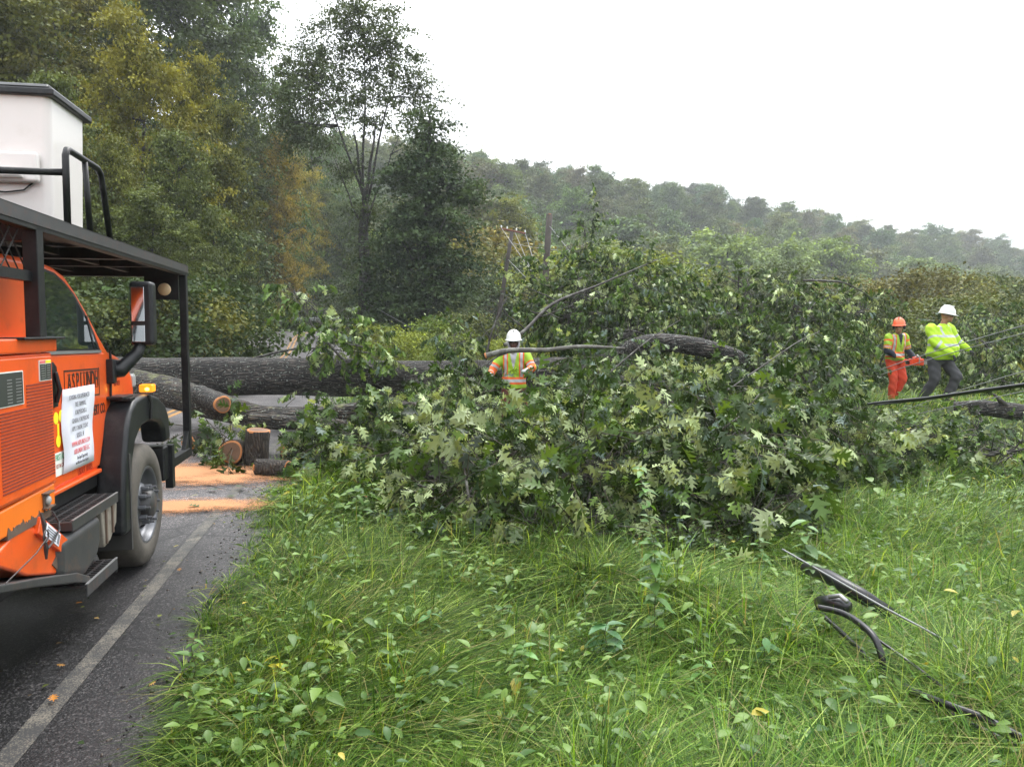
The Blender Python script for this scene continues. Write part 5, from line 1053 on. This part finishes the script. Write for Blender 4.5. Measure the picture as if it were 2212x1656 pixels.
def hardhat(parent, c, mat, M3, brim=True):
    prof = [(.002, .135), (.035, .132), (.075, .115), (.105, .085), (.122, .045), (.128, .0), (.132, -.012)]
    mb = MB().lathe(prof, k=28); n0 = len(mb.v)
    for i, v in enumerate(mb.v): mb.v[i] = (v[0]*.92, v[1]*1.08, v[2]+(.008*math.cos(3*math.atan2(v[0], v[1])) if v[2] > .05 else 0))
    k = 28
    for i in range(k):
        q = 2*PI*i/k; f = 1.12+.22*max(0, -math.sin(q))**2   # peak to the front (-Y)
        mb.v.append((.132*.92*math.cos(q)*min(f, 1.14), .132*1.08*math.sin(q)*f, -.02-.006*max(0, -math.sin(q))))
    b0 = n0-k
    for i in range(k): mb.f.append((b0+i, b0+(i+1) % k, n0+(i+1) % k, n0+i))
    mb.box(-.012, .012, -.09, .09, .118, .139)
    mb.v = [tuple(M3 @ Vector(v)+Vector(c)) for v in mb.v]
    o = mb.build('hard_hat', M[mat], parent, True); o.modifiers.new('t', 'SOLIDIFY').thickness = .004; return o
def hand(mb, wr, d, side, curl=.9, up=Vector((0, 0, 1)), s=1.0):
    wr = Vector(wr); d = Vector(d).normalized(); x = d.cross(up).normalized(); n = x.cross(d).normalized()*side
    mb.ell(wr+d*.045*s, (.043*s, .052*s, .02*s), Matrix((x, d, n)).transposed().to_3x3(), 10, 7)
    for i, L in enumerate((.075, .085, .08, .062)):
        b = wr+d*.085*s+x*(.032-.021*i)*s; c1 = b+(d*math.cos(curl*.5)-n*math.sin(curl*.5))*L*.45*s; c2 = c1+(d*math.cos(curl*1.2)-n*math.sin(curl*1.2))*L*.32*s; c3 = c2+(d*math.cos(curl*1.9)-n*math.sin(curl*1.9))*L*.25*s
        mb.tube([b-d*.02*s, b, c1, c2, c3], [.0115*s, .012*s, .0115*s, .0105*s, .008*s], 7)
    b = wr+d*.03*s+x*.035*s; mb.tube([b, b+(x*.7+d*.6-n*.3)*.03*s, b+(x*.5+d*1.0-n*.8)*.055*s], [.014*s, .013*s, .010*s], 7)
def person(label, loc, rz, J, cl, vox=.013, group=None, scale=1.0):
    root = empty('person', loc, rz, label, 'person', group); root.scale = (scale,)*3
    g = lambda k: Vector(J[k]); b = cl.get('belly', 0)
    # body, one continuous skin
    m = MB(); hd = g('head'); hR = Matrix.Rotation(cl.get('hturn', 0), 3, 'Z') @ Matrix.Rotation(cl.get('hnod', 0), 3, 'X')
    H_ = lambda x, y, z: hd+hR @ Vector((x, y, z))
    m.ell(H_(0, .01, .02), (.077, .095, .105), hR, 16, 12); m.ell(H_(0, -.02, -.055), (.058, .07, .06), hR, 14, 9); m.ell(H_(0, -.098, -.012), (.014, .02, .026), hR, 8, 6); m.ell(H_(0, -.085, -.055), (.026, .014, .012), hR, 8, 6); m.ell(H_(0, -.078, -.095), (.024, .018, .018), hR, 8, 6)
    for s_ in (-1, 1): m.ell(H_(.08*s_, .015, -.01), (.012, .022, .032), hR, 8, 6); m.ell(H_(.032*s_, -.085, .03), (.022, .012, .008), hR, 8, 6)
    cap_tube(m, g('neck')-Vector((0, 0, .04)), H_(0, .02, -.05), .062, .056)
    loft(m, [(g('pel')+Vector((0, 0, -.08)), .14, .10), (g('pel'), .165, .11), (g('waist'), .145, .10), (g('chest'), .17, .11), (g('chest')+Vector((0, 0, .12)), .15, .095), (g('neck')-Vector((0, 0, .02)), .07, .06)])
    for s_ in 'LR':
        cap_tube(m, g('sh'+s_), g('el'+s_), .055, .042); cap_tube(m, g('el'+s_), g('wr'+s_), .042, .028)
        cap_tube(m, g('hip'+s_), g('kn'+s_), .085, .055); cap_tube(m, g('kn'+s_), g('an'+s_), .055, .038); cap_tube(m, g('an'+s_), g('toe'+s_), .04, .035)
    link('body', voxmesh(m, vox, 3), M[cl['skin']], root)
    # top
    m = MB(); tk = .022+cl.get('loose', 0); fw = Vector((0, -b*.55, 0))
    loft(m, [(g('pel')+Vector((0, 0, -.05))+fw*.7, .185+tk*.6, .13+tk+b*.5), (g('pel')+Vector((0, 0, .06))+fw, .18+tk+b*.4, .13+tk+b*.8), (g('waist')+fw, .165+tk+b*.45, .12+tk+b*.8), (g('chest')-Vector((0, 0, .06))+fw*.5, .178+tk+b*.2, .125+tk+b*.3), (g('chest')+Vector((0, 0, .05)), .185+tk, .12+tk), (g('chest')+Vector((0, 0, .14)), .165+tk, .10+tk), (g('neck')+Vector((0, 0, -.035)), .09, .085), (g('neck')+Vector((0, 0, .0)), .07, .07)])
    for s_ in 'LR': cap_tube(m, g('sh'+s_), g('el'+s_), .068+tk, .052+tk*.7); cap_tube(m, g('el'+s_), g('wr'+s_), .052+tk*.7, .036+tk*.4)
    me = voxmesh(m, vox*.9, 4)
    rr = random.Random(len(label)); 
    for v in me.vertices: v.co += v.normal*(.006*math.sin(v.co.z*38+v.co.x*21)*math.sin(v.co.x*30-v.co.y*17+v.co.z*9))
    mats = [M[x] for x in cl['topmats']]; o = link('shirt', me, mats, root, True); fn = cl['topfn']
    arm = {s_: (g('sh'+s_), g('el'+s_), g('wr'+s_)) for s_ in 'LR'}
    def armpos(p):
        best = (9, 0, 'L')
        for s_, (a, e, w_) in arm.items():
            for k_, (u, v) in enumerate(((a, e), (e, w_))):
                t = max(0, min(1, (p-u).dot(v-u)/(v-u).length_squared)); d = (p-(u+(v-u)*t)).length
                if d < best[0]: best = (d, k_+t, s_)
        return best
    for f in me.polygons: f.material_index = fn(Vector(f.center), armpos(Vector(f.center)), g('chest').z, g('pel').z)
    # trousers
    m = MB(); loft(m, [(g('pel')+Vector((0, 0, -.13)), .165, .125), (g('pel')+Vector((0, 0, -.04)), .185, .13+b*.2), (g('pel')+Vector((0, 0, .05)), .175, .12+b*.2)])
    tw = cl.get('legw', 1.0)
    for s_ in 'LR': cap_tube(m, g('hip'+s_), g('kn'+s_), .105*tw, .08*tw); cap_tube(m, g('kn'+s_), g('an'+s_)+Vector((0, 0, .0)), .08*tw, .068*tw)
    me = voxmesh(m, vox, 4)
    for v in me.vertices: v.co += v.normal*(.008*math.sin(v.co.z*34+v.co.x*25)*math.sin(v.co.x*22+v.co.z*13))
    link('trousers', me, M[cl['trousers']], root, True)
    for s_ in 'LR':
        m = MB(); a, t = g('an'+s_), g('toe'+s_); cap_tube(m, a+Vector((0, 0, .06)), a-Vector((0, 0, .02)), .055, .055); cap_tube(m, a-Vector((0, 0, .035)), t-Vector((0, 0, .01)), .052, .046); link('boot', voxmesh(m, vox, 3), M['boot'], root, True)
        m = MB(); wv = (g('wr'+s_)-g('el'+s_)).normalized(); gd = Vector(J.get('hd'+s_, wv)); hand(m, g('wr'+s_), gd, 1 if s_ == 'L' else 1, cl.get('curl', 1.0)); cap_tube(m, g('wr'+s_)-wv*.05, g('wr'+s_)+wv*.015, .04, .036); m.build('glove', M[cl.get('glove', 'glove_black')], root, True)
    hat = hardhat(root, hd+hR @ Vector((0, .005, .055)), cl['hat'], hR @ Matrix.Rotation(math.radians(4), 3, 'X'))
    if cl.get('shades', 1):
        m = MB()
        for s_ in (-1, 1): m.ell(H_(.034*s_, -.094, .012), (.030, .012, .019), hR, 12, 7); m.tube([H_(.062*s_, -.088, .018), H_(.082*s_, -.02, .016), H_(.082*s_, .03, .0)], .005, 5)
        m.tube([H_(-.02, -.1, .016), H_(.02, -.1, .016)], .005, 5); m.build('sunglasses', M['shades'], root, True)
    m = MB(); m.ell(H_(0, -.094, -.055), (.024, .008, .006), hR, 10, 5); m.build('mouth', M['lip'], root, True)
    if cl.get('hood'):
        m = MB(); k = 18; rings = [(-.060, .082, .110), (-.03, .098, .125), (.04, .10, .13), (.10, .08, .11), (.115, .04, .06)]
        vs = []
        for y_, rx, rzz in rings:
            for j in range(k): q = 2*PI*j/k; vs.append(tuple(H_(rx*math.cos(q), y_, -.02+rzz*math.sin(q))))
        m.add(vs, [(i*k+j, i*k+(j+1) % k, (i+1)*k+(j+1) % k, (i+1)*k+j) for i in range(len(rings)-1) for j in range(k)])
        o = m.build('hood', M[cl['hood']], root, True); o.modifiers.new('t', 'SOLIDIFY').thickness = .012
        m = MB(); loft(m, [(g('neck')+Vector((0, -.02, -.07)), .10, .10), (g('neck')+Vector((0, -.02, .02)), .095, .10), (g('neck')+Vector((0, -.01, .07)), .075, .08)])
        m.build('hood_collar', M[cl['hood']], root, True)
    if cl.get('muffs'):
        for s_ in (-1, 1): m = MB(); m.ell(H_(.10*s_, .02, -.01), (.028, .038, .045), hR, 12, 8); m.tube([H_(.105*s_, .02, .02), H_(.12*s_, .0, .07)], .007, 5); m.build('ear_muff', M['glove_black'], root, True)
    return root
STAND = dict(pel=(0, 0, .95), waist=(0, 0, 1.10), chest=(0, 0, 1.32), neck=(0, .0, 1.50), head=(0, -.02, 1.645), shL=(.19, 0, 1.42), elL=(.26, .02, 1.15), wrL=(.25, -.08, .90), shR=(-.19, 0, 1.42), elR=(-.26, .02, 1.15), wrR=(-.25, -.08, .90), hipL=(.095, 0, .90), knL=(.11, -.02, .50), anL=(.11, .03, .10), toeL=(.13, -.12, .05), hipR=(-.095, 0, .90), knR=(-.11, -.02, .50), anR=(-.11, .03, .10), toeR=(-.13, -.12, .05))
def band(v, lo, hi): return lo < v < hi
# vest with orange-silver-orange bands
def vestfn(dark_arms):
    def fn(p, ap, cz, pz):
        d, t, s_ = ap; onarm = d < .095 and abs(p.x) > .17 and t > .18
        if onarm:
            if dark_arms and t > .85: return 3
            if dark_arms: return 1 if band(t, .6, .82) and not band(t, .67, .75) else (2 if band(t, .67, .75) else (1 if t < .32 else 0))
            if t > 1.05: return 1 if not band(t, 1.45, 1.6) else 2
            return 1 if band(t, .55, .9) and not band(t, .66, .78) else (2 if band(t, .66, .78) else 0)
        if p.y < .06 and abs(p.x) < .055*(p.z-(cz-.12))/.25 and p.z > cz-.12: return 3
        if band(p.z, pz+.02, pz+.13): return 2 if band(p.z, pz+.05, pz+.10) else 1
        ax = abs(p.x)
        if p.z > pz+.13 and band(ax, .085, .165): return 2 if band(ax, .105, .145) else 1
        return 0
    return fn
def shirtfn(p, ap, cz, pz):
    d, t, s_ = ap; onarm = d < .11 and abs(p.x) > .2 and t > .2
    if onarm: return 1 if band(t, .55, .68) or band(t, 1.12, 1.26) else 0
    if band(p.z, cz-.06, cz-.015) or band(p.z, cz-.22, cz-.175): return 1
    if band(abs(p.x), .12, .155) and p.z > cz-.06: return 1
    return 0
# the worker in the white helmet among the leaves, both arms forward on a branch
J = dict(STAND); J.update(elL=(.30, -.12, 1.22), wrL=(.22, -.36, 1.20), elR=(-.34, -.10, 1.16), wrR=(-.36, -.34, 1.14), head=(0, -.05, 1.63), hdL=(-.3, -1, .1), hdR=(.2, -1, .1), waist=(0, .01, 1.10), knL=(.16, -.06, .50), knR=(-.12, -.06, .5))
v = P(1110, 715, 12.0); person('worker in white helmet, white hood and sunglasses standing in the leaves behind a cut branch', (v.x, v.y, 0.0), math.radians(-3), J, dict(skin='skin_dark', topmats=['hivis_lime', 'orange_cloth', 'silver_tape', 'white_hood'], topfn=vestfn(False), trousers='maroon', hat='helmet_white', hood='white_hood', glove='silver_tape', loose=-.004), scale=.975)
# chainsaw worker
J = dict(STAND); J.update(neck=(.0, -.06, 1.47), chest=(0, -.03, 1.30), head=(-.03, -.13, 1.60), shL=(.18, -.04, 1.39), shR=(-.2, -.05, 1.38), elR=(-.27, -.10, 1.10), wrR=(-.04, -.30, .93), elL=(.27, -.05, 1.10), wrL=(.22, -.30, .98), hdR=(.8, -.5, -.3), hdL=(.1, -.5, -.9), knR=(-.08, -.08, .50), anR=(-.06, .0, .10), toeR=(-.07, -.16, .05), knL=(.13, -.10, .50), anL=(.08, .12, .12), toeL=(.10, -.02, .05))
vB = P(1935, 715, 16.3); zB = gz1(vB.x, vB.y); rB = math.radians(12)
person('worker in orange helmet and ear muffs with orange trousers holding a chainsaw', (vB.x, vB.y, zB), rB, J, dict(skin='skin_mid', topmats=['hivis_lime', 'orange_cloth', 'silver_tape', 'navy'], topfn=vestfn(True), trousers='chaps', hat='helmet_orange', muffs=1, hturn=math.radians(-48), shades=1, legw=1.05), scale=1.0)
# big walking worker
J = dict(STAND); J.update(pel=(0, .01, .92), waist=(0, -.01, 1.10), chest=(.0, -.01, 1.34), neck=(.02, -.05, 1.53), head=(.04, -.11, 1.68), shL=(.22, -.02, 1.44), shR=(-.22, .02, 1.44), elL=(.34, -.12, 1.20), wrL=(.44, -.28, 1.06), elR=(-.27, -.10, 1.17), wrR=(-.10, -.32, .98), hdL=(.4, -.5, -.5), hdR=(.4, -.4, -.7), hipL=(.11, 0, .90), knL=(.16, -.26, .56), anL=(.12, -.10, .14), toeL=(.14, -.28, .10), hipR=(-.11, .02, .90), knR=(-.12, -.02, .50), anR=(-.12, .22, .14), toeR=(-.12, .08, .05))
vC = P(2030, 715, 15.4); person('big worker in white helmet and plain yellow long-sleeved shirt striding to the right', (vC.x, vC.y, gz1(vC.x, vC.y)), math.radians(27), J, dict(skin='skin_mid', topmats=['hivis', 'silver_tape'], topfn=shirtfn, trousers='grey_trousers', hat='helmet_white', belly=.13, hnod=.12, hturn=math.radians(25), legw=1.2, loose=.02), scale=1.06)
# chainsaw
cs_ = empty('chainsaw', (vB.x, vB.y, zB), rB, 'orange chainsaw with a long grey bar held low by the worker in the orange helmet', 'chainsaw')
Mc = Matrix.Translation((.16, -.40, .86)) @ Matrix.Rotation(math.radians(-8), 4, 'Z')
MB().box(-.12, .16, -.06, .06, -.05, .09, Mc).box(-.05, .10, -.055, .05, .09, .125, Mc).build('motor_body', M['saw_orange'], cs_, bevel=.02, segs=2)
tb_ = MB().tube([Mc @ Vector(q) for q in ((-.12, 0, .05), (-.22, 0, .07), (-.27, 0, .03), (-.25, 0, -.04), (-.12, 0, -.04))], .014, 8); tb_.build('rear_handle', M['saw_orange'], cs_, True)
MB().tube([Mc @ Vector(q) for q in ((.05, -.07, -.02), (.04, -.08, .12), (.04, 0, .17), (.04, .08, .10))], .010, 8).build('front_handle', M['silver_tape'], cs_, True)
MB().prism([(.16, -.03), (.60, -.035), (.64, 0), (.60, .035), (.16, .04)], -.012, .0).box(0, 0, 0, 0, 0, 0).build('guide_bar', M['saw_grey'], cs_)
gb = [o for o in cs_.children if o.name.startswith('guide_bar')][0]; gb.data.transform(Mc)
# far crew beyond the fallen crown
def plainfn(p, ap, cz, pz): return 0
for lab, px, yt, top, tr, hat_ in (('far worker in a yellow hard hat and tan shirt beside the thin pole', 980, 678, 'khaki', 'khaki', 'helmet_yellow'), ('far worker in a yellow hard hat and pale grey shirt', 1036, 683, 'grey_shirt', 'khaki', 'helmet_yellow'), ('far worker in dark clothes between the two brighter ones', 1046, 688, 'navy', 'grey_trousers', 'helmet_yellow'), ('far worker dressed in bright yellow', 1059, 685, 'hivis', 'hivis', 'helmet_yellow')):
    v = P(px, 715, 56 if px != 1046 else 58); J = dict(STAND); J.update(elL=(.28, -.05, 1.17), wrL=(.2, -.28, 1.1))
    person(lab, (v.x, v.y, gz1(v.x, v.y)), math.radians(20 if px < 1040 else 200), J, dict(skin='skin_mid', topmats=[top], topfn=plainfn, trousers=tr, hat=hat_, shades=0), vox=.03)
# ============ poles, wires, cables ============
M['pole'] = simple('weathered_pole_wood', (.05, .042, .036), .85, var=.4, vs=6, dirt=(.10, .075, .06), ds=5, bmp=.4)
M['crossarm'] = simple('crossarm_wood', (.16, .06, .04), .85, var=.3)
M['wire'] = simple('bright_wire', (.17, .175, .175), .45, metal=.3, var=.2); M['wire_dark'] = simple('dark_wire', (.06, .062, .065), .5, var=.2)
M['cable'] = simple('black_cable', (.012, .012, .015), .3, var=.2); M['cable_sheen'] = simple('cable_sleeve', (.008, .008, .010), .35, spec=.35)
def cable(label, pts, r, mat='cable', world=None, sag=0, name='cable', cat='cable', group=None, k=8):
    ps = world or [P(*p) for p in pts]; path = []; n = len(ps)
    for i in range(n-1):
        p0, p1, p2, p3 = ps[max(i-1, 0)], ps[i], ps[i+1], ps[min(i+2, n-1)]
        for j in range(6):
            t = j/6; q = .5*((2*p1)+(-p0+p2)*t+(2*p0-5*p1+4*p2-p3)*t*t+(-p0+3*p1-3*p2+p3)*t**3); q.z -= sag*4*t*(1-t); path.append(q)
    path.append(ps[-1]); return tag(MB().tube(path, r, k).build(name, M[mat], None, True), label, cat, group)
def pole(label, pts, r0, r1, cut=True, name='utility_pole'):
    a, b_ = P(*pts[0]), P(*pts[1]); base = a+(b_-a)*((a.z-gz1(b_.x, b_.y)+.2)/max(.1, a.z-b_.z)); root = empty(name, base, 0, label, 'pole')
    MB().tube([(a-base)*t for t in (0, .25, .5, .75, 1)], [r0+(r1-r0)*t for t in (0, .25, .5, .75, 1)], 14).build('post', M['pole'], root, True)
    if cut: cutface(a-base, a-base, r1*.95, root)
    return root, base
pole('tall dark broken pole with an orange cut top rising over the fallen crown', [(1187, 462, 32), (1172, 700, 32)], .15, .125)
r1, bs = pole('leaning thin utility pole with a broken reddish crossarm and hanging wires', [(1106, 500, 46), (1084, 640, 46)], .14, .11, False)
a_, b_ = P(1082, 493, 46)-bs, P(1136, 504, 46)-bs
d_ = (b_-a_).normalized(); mb = MB(); mb.tube([a_, b_], .06, 6); mb.build('crossarm', M['crossarm'], r1)
for t in (.02, .25, .62, .97):
    q = a_.lerp(b_, t); MB().lathe([(.03, .05), (.05, .1), (.04, .16), (.02, .2)], c=q, k=10).build('insulator', M['sticker_white'], r1, True)
pole('far grey dead tree standing right of the ivy-covered tree', [(976, 560, 60), (978, 690, 60)], .13, .09, False)  # dead tree, drawn as a plain bare post like the poles
pole('distant thin pole in the shrubs at the right edge', [(2166, 630, 60), (2165, 690, 60)], .09, .07, False)
for i, (lab, pts) in enumerate((('wire slanting from the left insulator of the leaning pole to the crown', [(1083, 492, 46), (1165, 610, 36)]), ('wire falling from the middle of the broken crossarm', [(1112, 500, 46), (1150, 590, 38)]), ('wire falling from the right end of the broken crossarm', [(1135, 504, 46), (1158, 580, 38)]), ('guy wire running down left from the leaning pole', [(1103, 533, 46), (1055, 608, 50)]), ('lower wire from the leaning pole down to the right', [(1098, 560, 46), (1190, 655, 34)]), ('wire from the broken cut pole slanting down to the right', [(1184, 484, 32), (1245, 560, 30)]), ('far wire crossing behind the broken pole to the right', [(1108, 525, 46), (1300, 550, 70), (1900, 605, 110), (2300, 640, 130)]), ('second far wire just below the first behind the crown', [(1300, 560, 70), (1900, 615, 110), (2300, 650, 130)]), ('bright wire coming down behind the great trunk from the bare trunked tree', [(795, 655, 36), (915, 722, 30)]))):
    cable(lab, pts, .018 if i in (6, 7) else .014, 'wire', name='wire', cat='wire', k=5)
cable('thick black cable crossing before the striding worker at knee height', [(1875, 872, 7.2), (1905, 868, 7.0), (2000, 859, 6.4), (2100, 845, 5.9), (2290, 819, 5.1)], .012)
cable('second thick black cable lashed beside the first one at the right', [(1890, 874, 7.2), (2000, 862, 6.45), (2100, 848, 5.95), (2290, 823, 5.12)], .007)
cable('highest thin wire stretching up to the right edge past the striding worker', [(1900, 798, 9.0), (2040, 752, 7.5), (2290, 680, 5.8)], .0045, 'wire', name='wire', cat='wire', k=5)
cable('thin wire running past the glove of the striding worker', [(1905, 808, 9.0), (2040, 766, 7.5), (2290, 698, 5.8)], .0045, 'wire', name='wire', cat='wire', k=5)
cable('thin wire just above the thick black cable at the right edge', [(1930, 895, 8.0), (2050, 850, 7.0), (2290, 778, 5.6)], .004, 'wire', name='wire', cat='wire', k=5)
cable('lowest thin wire in front of the dark branch at the right edge', [(1983, 893, 8.0), (2090, 870, 7.0), (2290, 828, 5.6)], .004, 'wire', name='wire', cat='wire', k=5)
def gw(lst): return [gl(px, py, z) for px, py, z in lst]
cable('straight silvery wire running over the grass at the lower right', None, .006, 'wire', gw([(1690, 1185, 0.355), (1760, 1225, 0.325), (1900, 1305, 0.275), (2020, 1370, 0.215), (2165, 1455, 0.115)]), name='wire', cat='wire')
cable('black cable loop bending sharply down in the lower right grass', None, .0165, 'cable_sheen', gw([(1765, 1310, 0.295), (1825, 1325, 0.305), (1880, 1365, 0.295), (1903, 1410, 0.235), (1908, 1450, 0.155), (1920, 1500, 0.075)]))
cable('straight black cable under the loop', None, .012, 'cable_sheen', gw([(1775, 1325, 0.235), (1840, 1385, 0.205), (1900, 1448, 0.135), (1940, 1480, 0.075)]))
cable('thick black cable running off the lower right corner', None, .0165, 'cable_sheen', gw([(1905, 1450, 0.095), (1975, 1492, 0.155), (2050, 1522, 0.195), (2130, 1552, 0.195), (2250, 1615, 0.175)]))
cable('second black cable under the thick one at the lower right corner', None, .015, 'cable_sheen', gw([(1990, 1510, 0.105), (2080, 1555, 0.135), (2180, 1605, 0.135), (2300, 1680, 0.105)]))
cable('thin rough black cable between the silvery wire and the loop', None, .007, 'cable', gw([(1860, 1355, 0.255), (1960, 1425, 0.215), (2060, 1500, 0.155), (2120, 1545, 0.105)]))
sp_ = empty('splice_case', gl(1835, 1275, 0.205), 0, 'bulky black cable splice case lying in the grass under the silvery wire', 'splice case'); b0 = sp_.location
pa = [q-b0 for q in gw([(1740, 1225, 0.235), (1790, 1245, 0.255), (1860, 1285, 0.255), (1925, 1325, 0.175)])]
MB().tube(pa, [.036, .044, .044, .034], 14).build('case_body', M['cable_sheen'], sp_, True)
pa = [q-b0 for q in gw([(1770, 1300, 0.255), (1800, 1300, 0.295), (1835, 1310, 0.295)])]; MB().tube(pa, [.034, .042, .03], 12).build('case_clamp', M['cable'], sp_, True)
MB().tube([q-b0 for q in gw([(1790, 1288, 0.335), (1815, 1285, 0.355), (1830, 1298, 0.345)])], .012, 8).build('metal_fitting', M['tread_edge'], sp_, True)
# guard rail, mailbox and van by the far road
gr = empty('guard_rail', (*at(690, 70), gz1(*at(690, 70))), 0, 'grey steel guard rail on the far bend of the road', 'guard rail'); gb0 = Vector(gr.location)
pa = []
for i in range(14): px = 615+i*19; x, y = at(px, 70); pa.append(Vector((x, y, gz1(x, y)+1.1))-gb0)
m_ = MB()
for i in range(13):
    a, b2 = pa[i], pa[i+1]; m_.add([a+Vector((0, 0, .16)), b2+Vector((0, 0, .16)), b2+Vector((0, -.06, .05)), a+Vector((0, -.06, .05)), a+Vector((0, 0, 0)), b2, b2+Vector((0, -.06, -.1)), a+Vector((0, -.06, -.1)), a+Vector((0, 0, -.18)), b2+Vector((0, 0, -.18))], [(0, 1, 2, 3), (3, 2, 5, 4), (4, 5, 6, 7), (7, 6, 9, 8)])
m_.build('rail', simple('galvanised_steel', (.42, .43, .44), .4, metal=.4), gr)
for i in range(0, 14, 2): q = pa[i]; MB().box(q.x-.06, q.x+.06, q.y+.02, q.y+.16, q.z-1.2, q.z+.12).build('post', M['pole'], gr)
x, y = at(606, 62); mbx = empty('mailbox', (x, y, gz1(x, y)), .4, 'small white mailbox on a post beside the far road bend', 'mailbox')
MB().box(-.05, .05, -.05, .05, -.2, 2.0).build('post', M['pole'], mbx); MB().prism([(-.25, 2.0), (.25, 2.0), (.25, 2.25), (.12, 2.36), (-.12, 2.36), (-.25, 2.25)], -.45, .45, ax='x').build('box', M['sticker_white'], mbx, bevel=.02)
x, y = at(1832, 62); vn = empty('parked_van', (x, y, gz1(x, y)), .2, 'white van half hidden behind the right shoulder of the fallen crown', 'van')
MB().prism([(-2.3, .4), (2.3, .4), (2.35, 1.0), (1.7, 1.15), (1.1, 1.95), (-2.2, 2.0), (-2.3, 1.8)], -.9, .9).build('body', M['sticker_white'], vn, bevel=.08, segs=3)
MB().prism([(1.05, 1.25), (1.6, 1.2), (1.08, 1.85), (.3, 1.88), (.3, 1.25)], -.91, .91).build('window', M['glass'], vn)
for wx_ in (-1.5, 1.5):
    for wy_ in (-.85, .85): MB().lathe([(.001, -.1), (.34, -.1), (.36, 0), (.34, .1), (.001, .1)], c=(wx_, wy_, .36), axis='y', k=20).build('wheel', M['rubber_dark'], vn, True)
# ============ hazy air ============
hz = MB().box(-830, 830, -60, 960, -3, 130).build('haze', None); tag(hz, kind='stuff')
m = bpy.data.materials.new('haze_air'); m.use_nodes = True; n_ = m.node_tree; n_.nodes.remove(n_.nodes['Principled BSDF']); pv = n_.nodes.new('ShaderNodeVolumePrincipled'); pv.inputs['Color'].default_value = (.93, .96, 1, 1); pv.inputs['Density'].default_value = .0007; pv.inputs['Anisotropy'].default_value = .0
n_.links.new(pv.outputs[0], n_.nodes['Material Output'].inputs['Volume']); hz.data.materials.append(m)
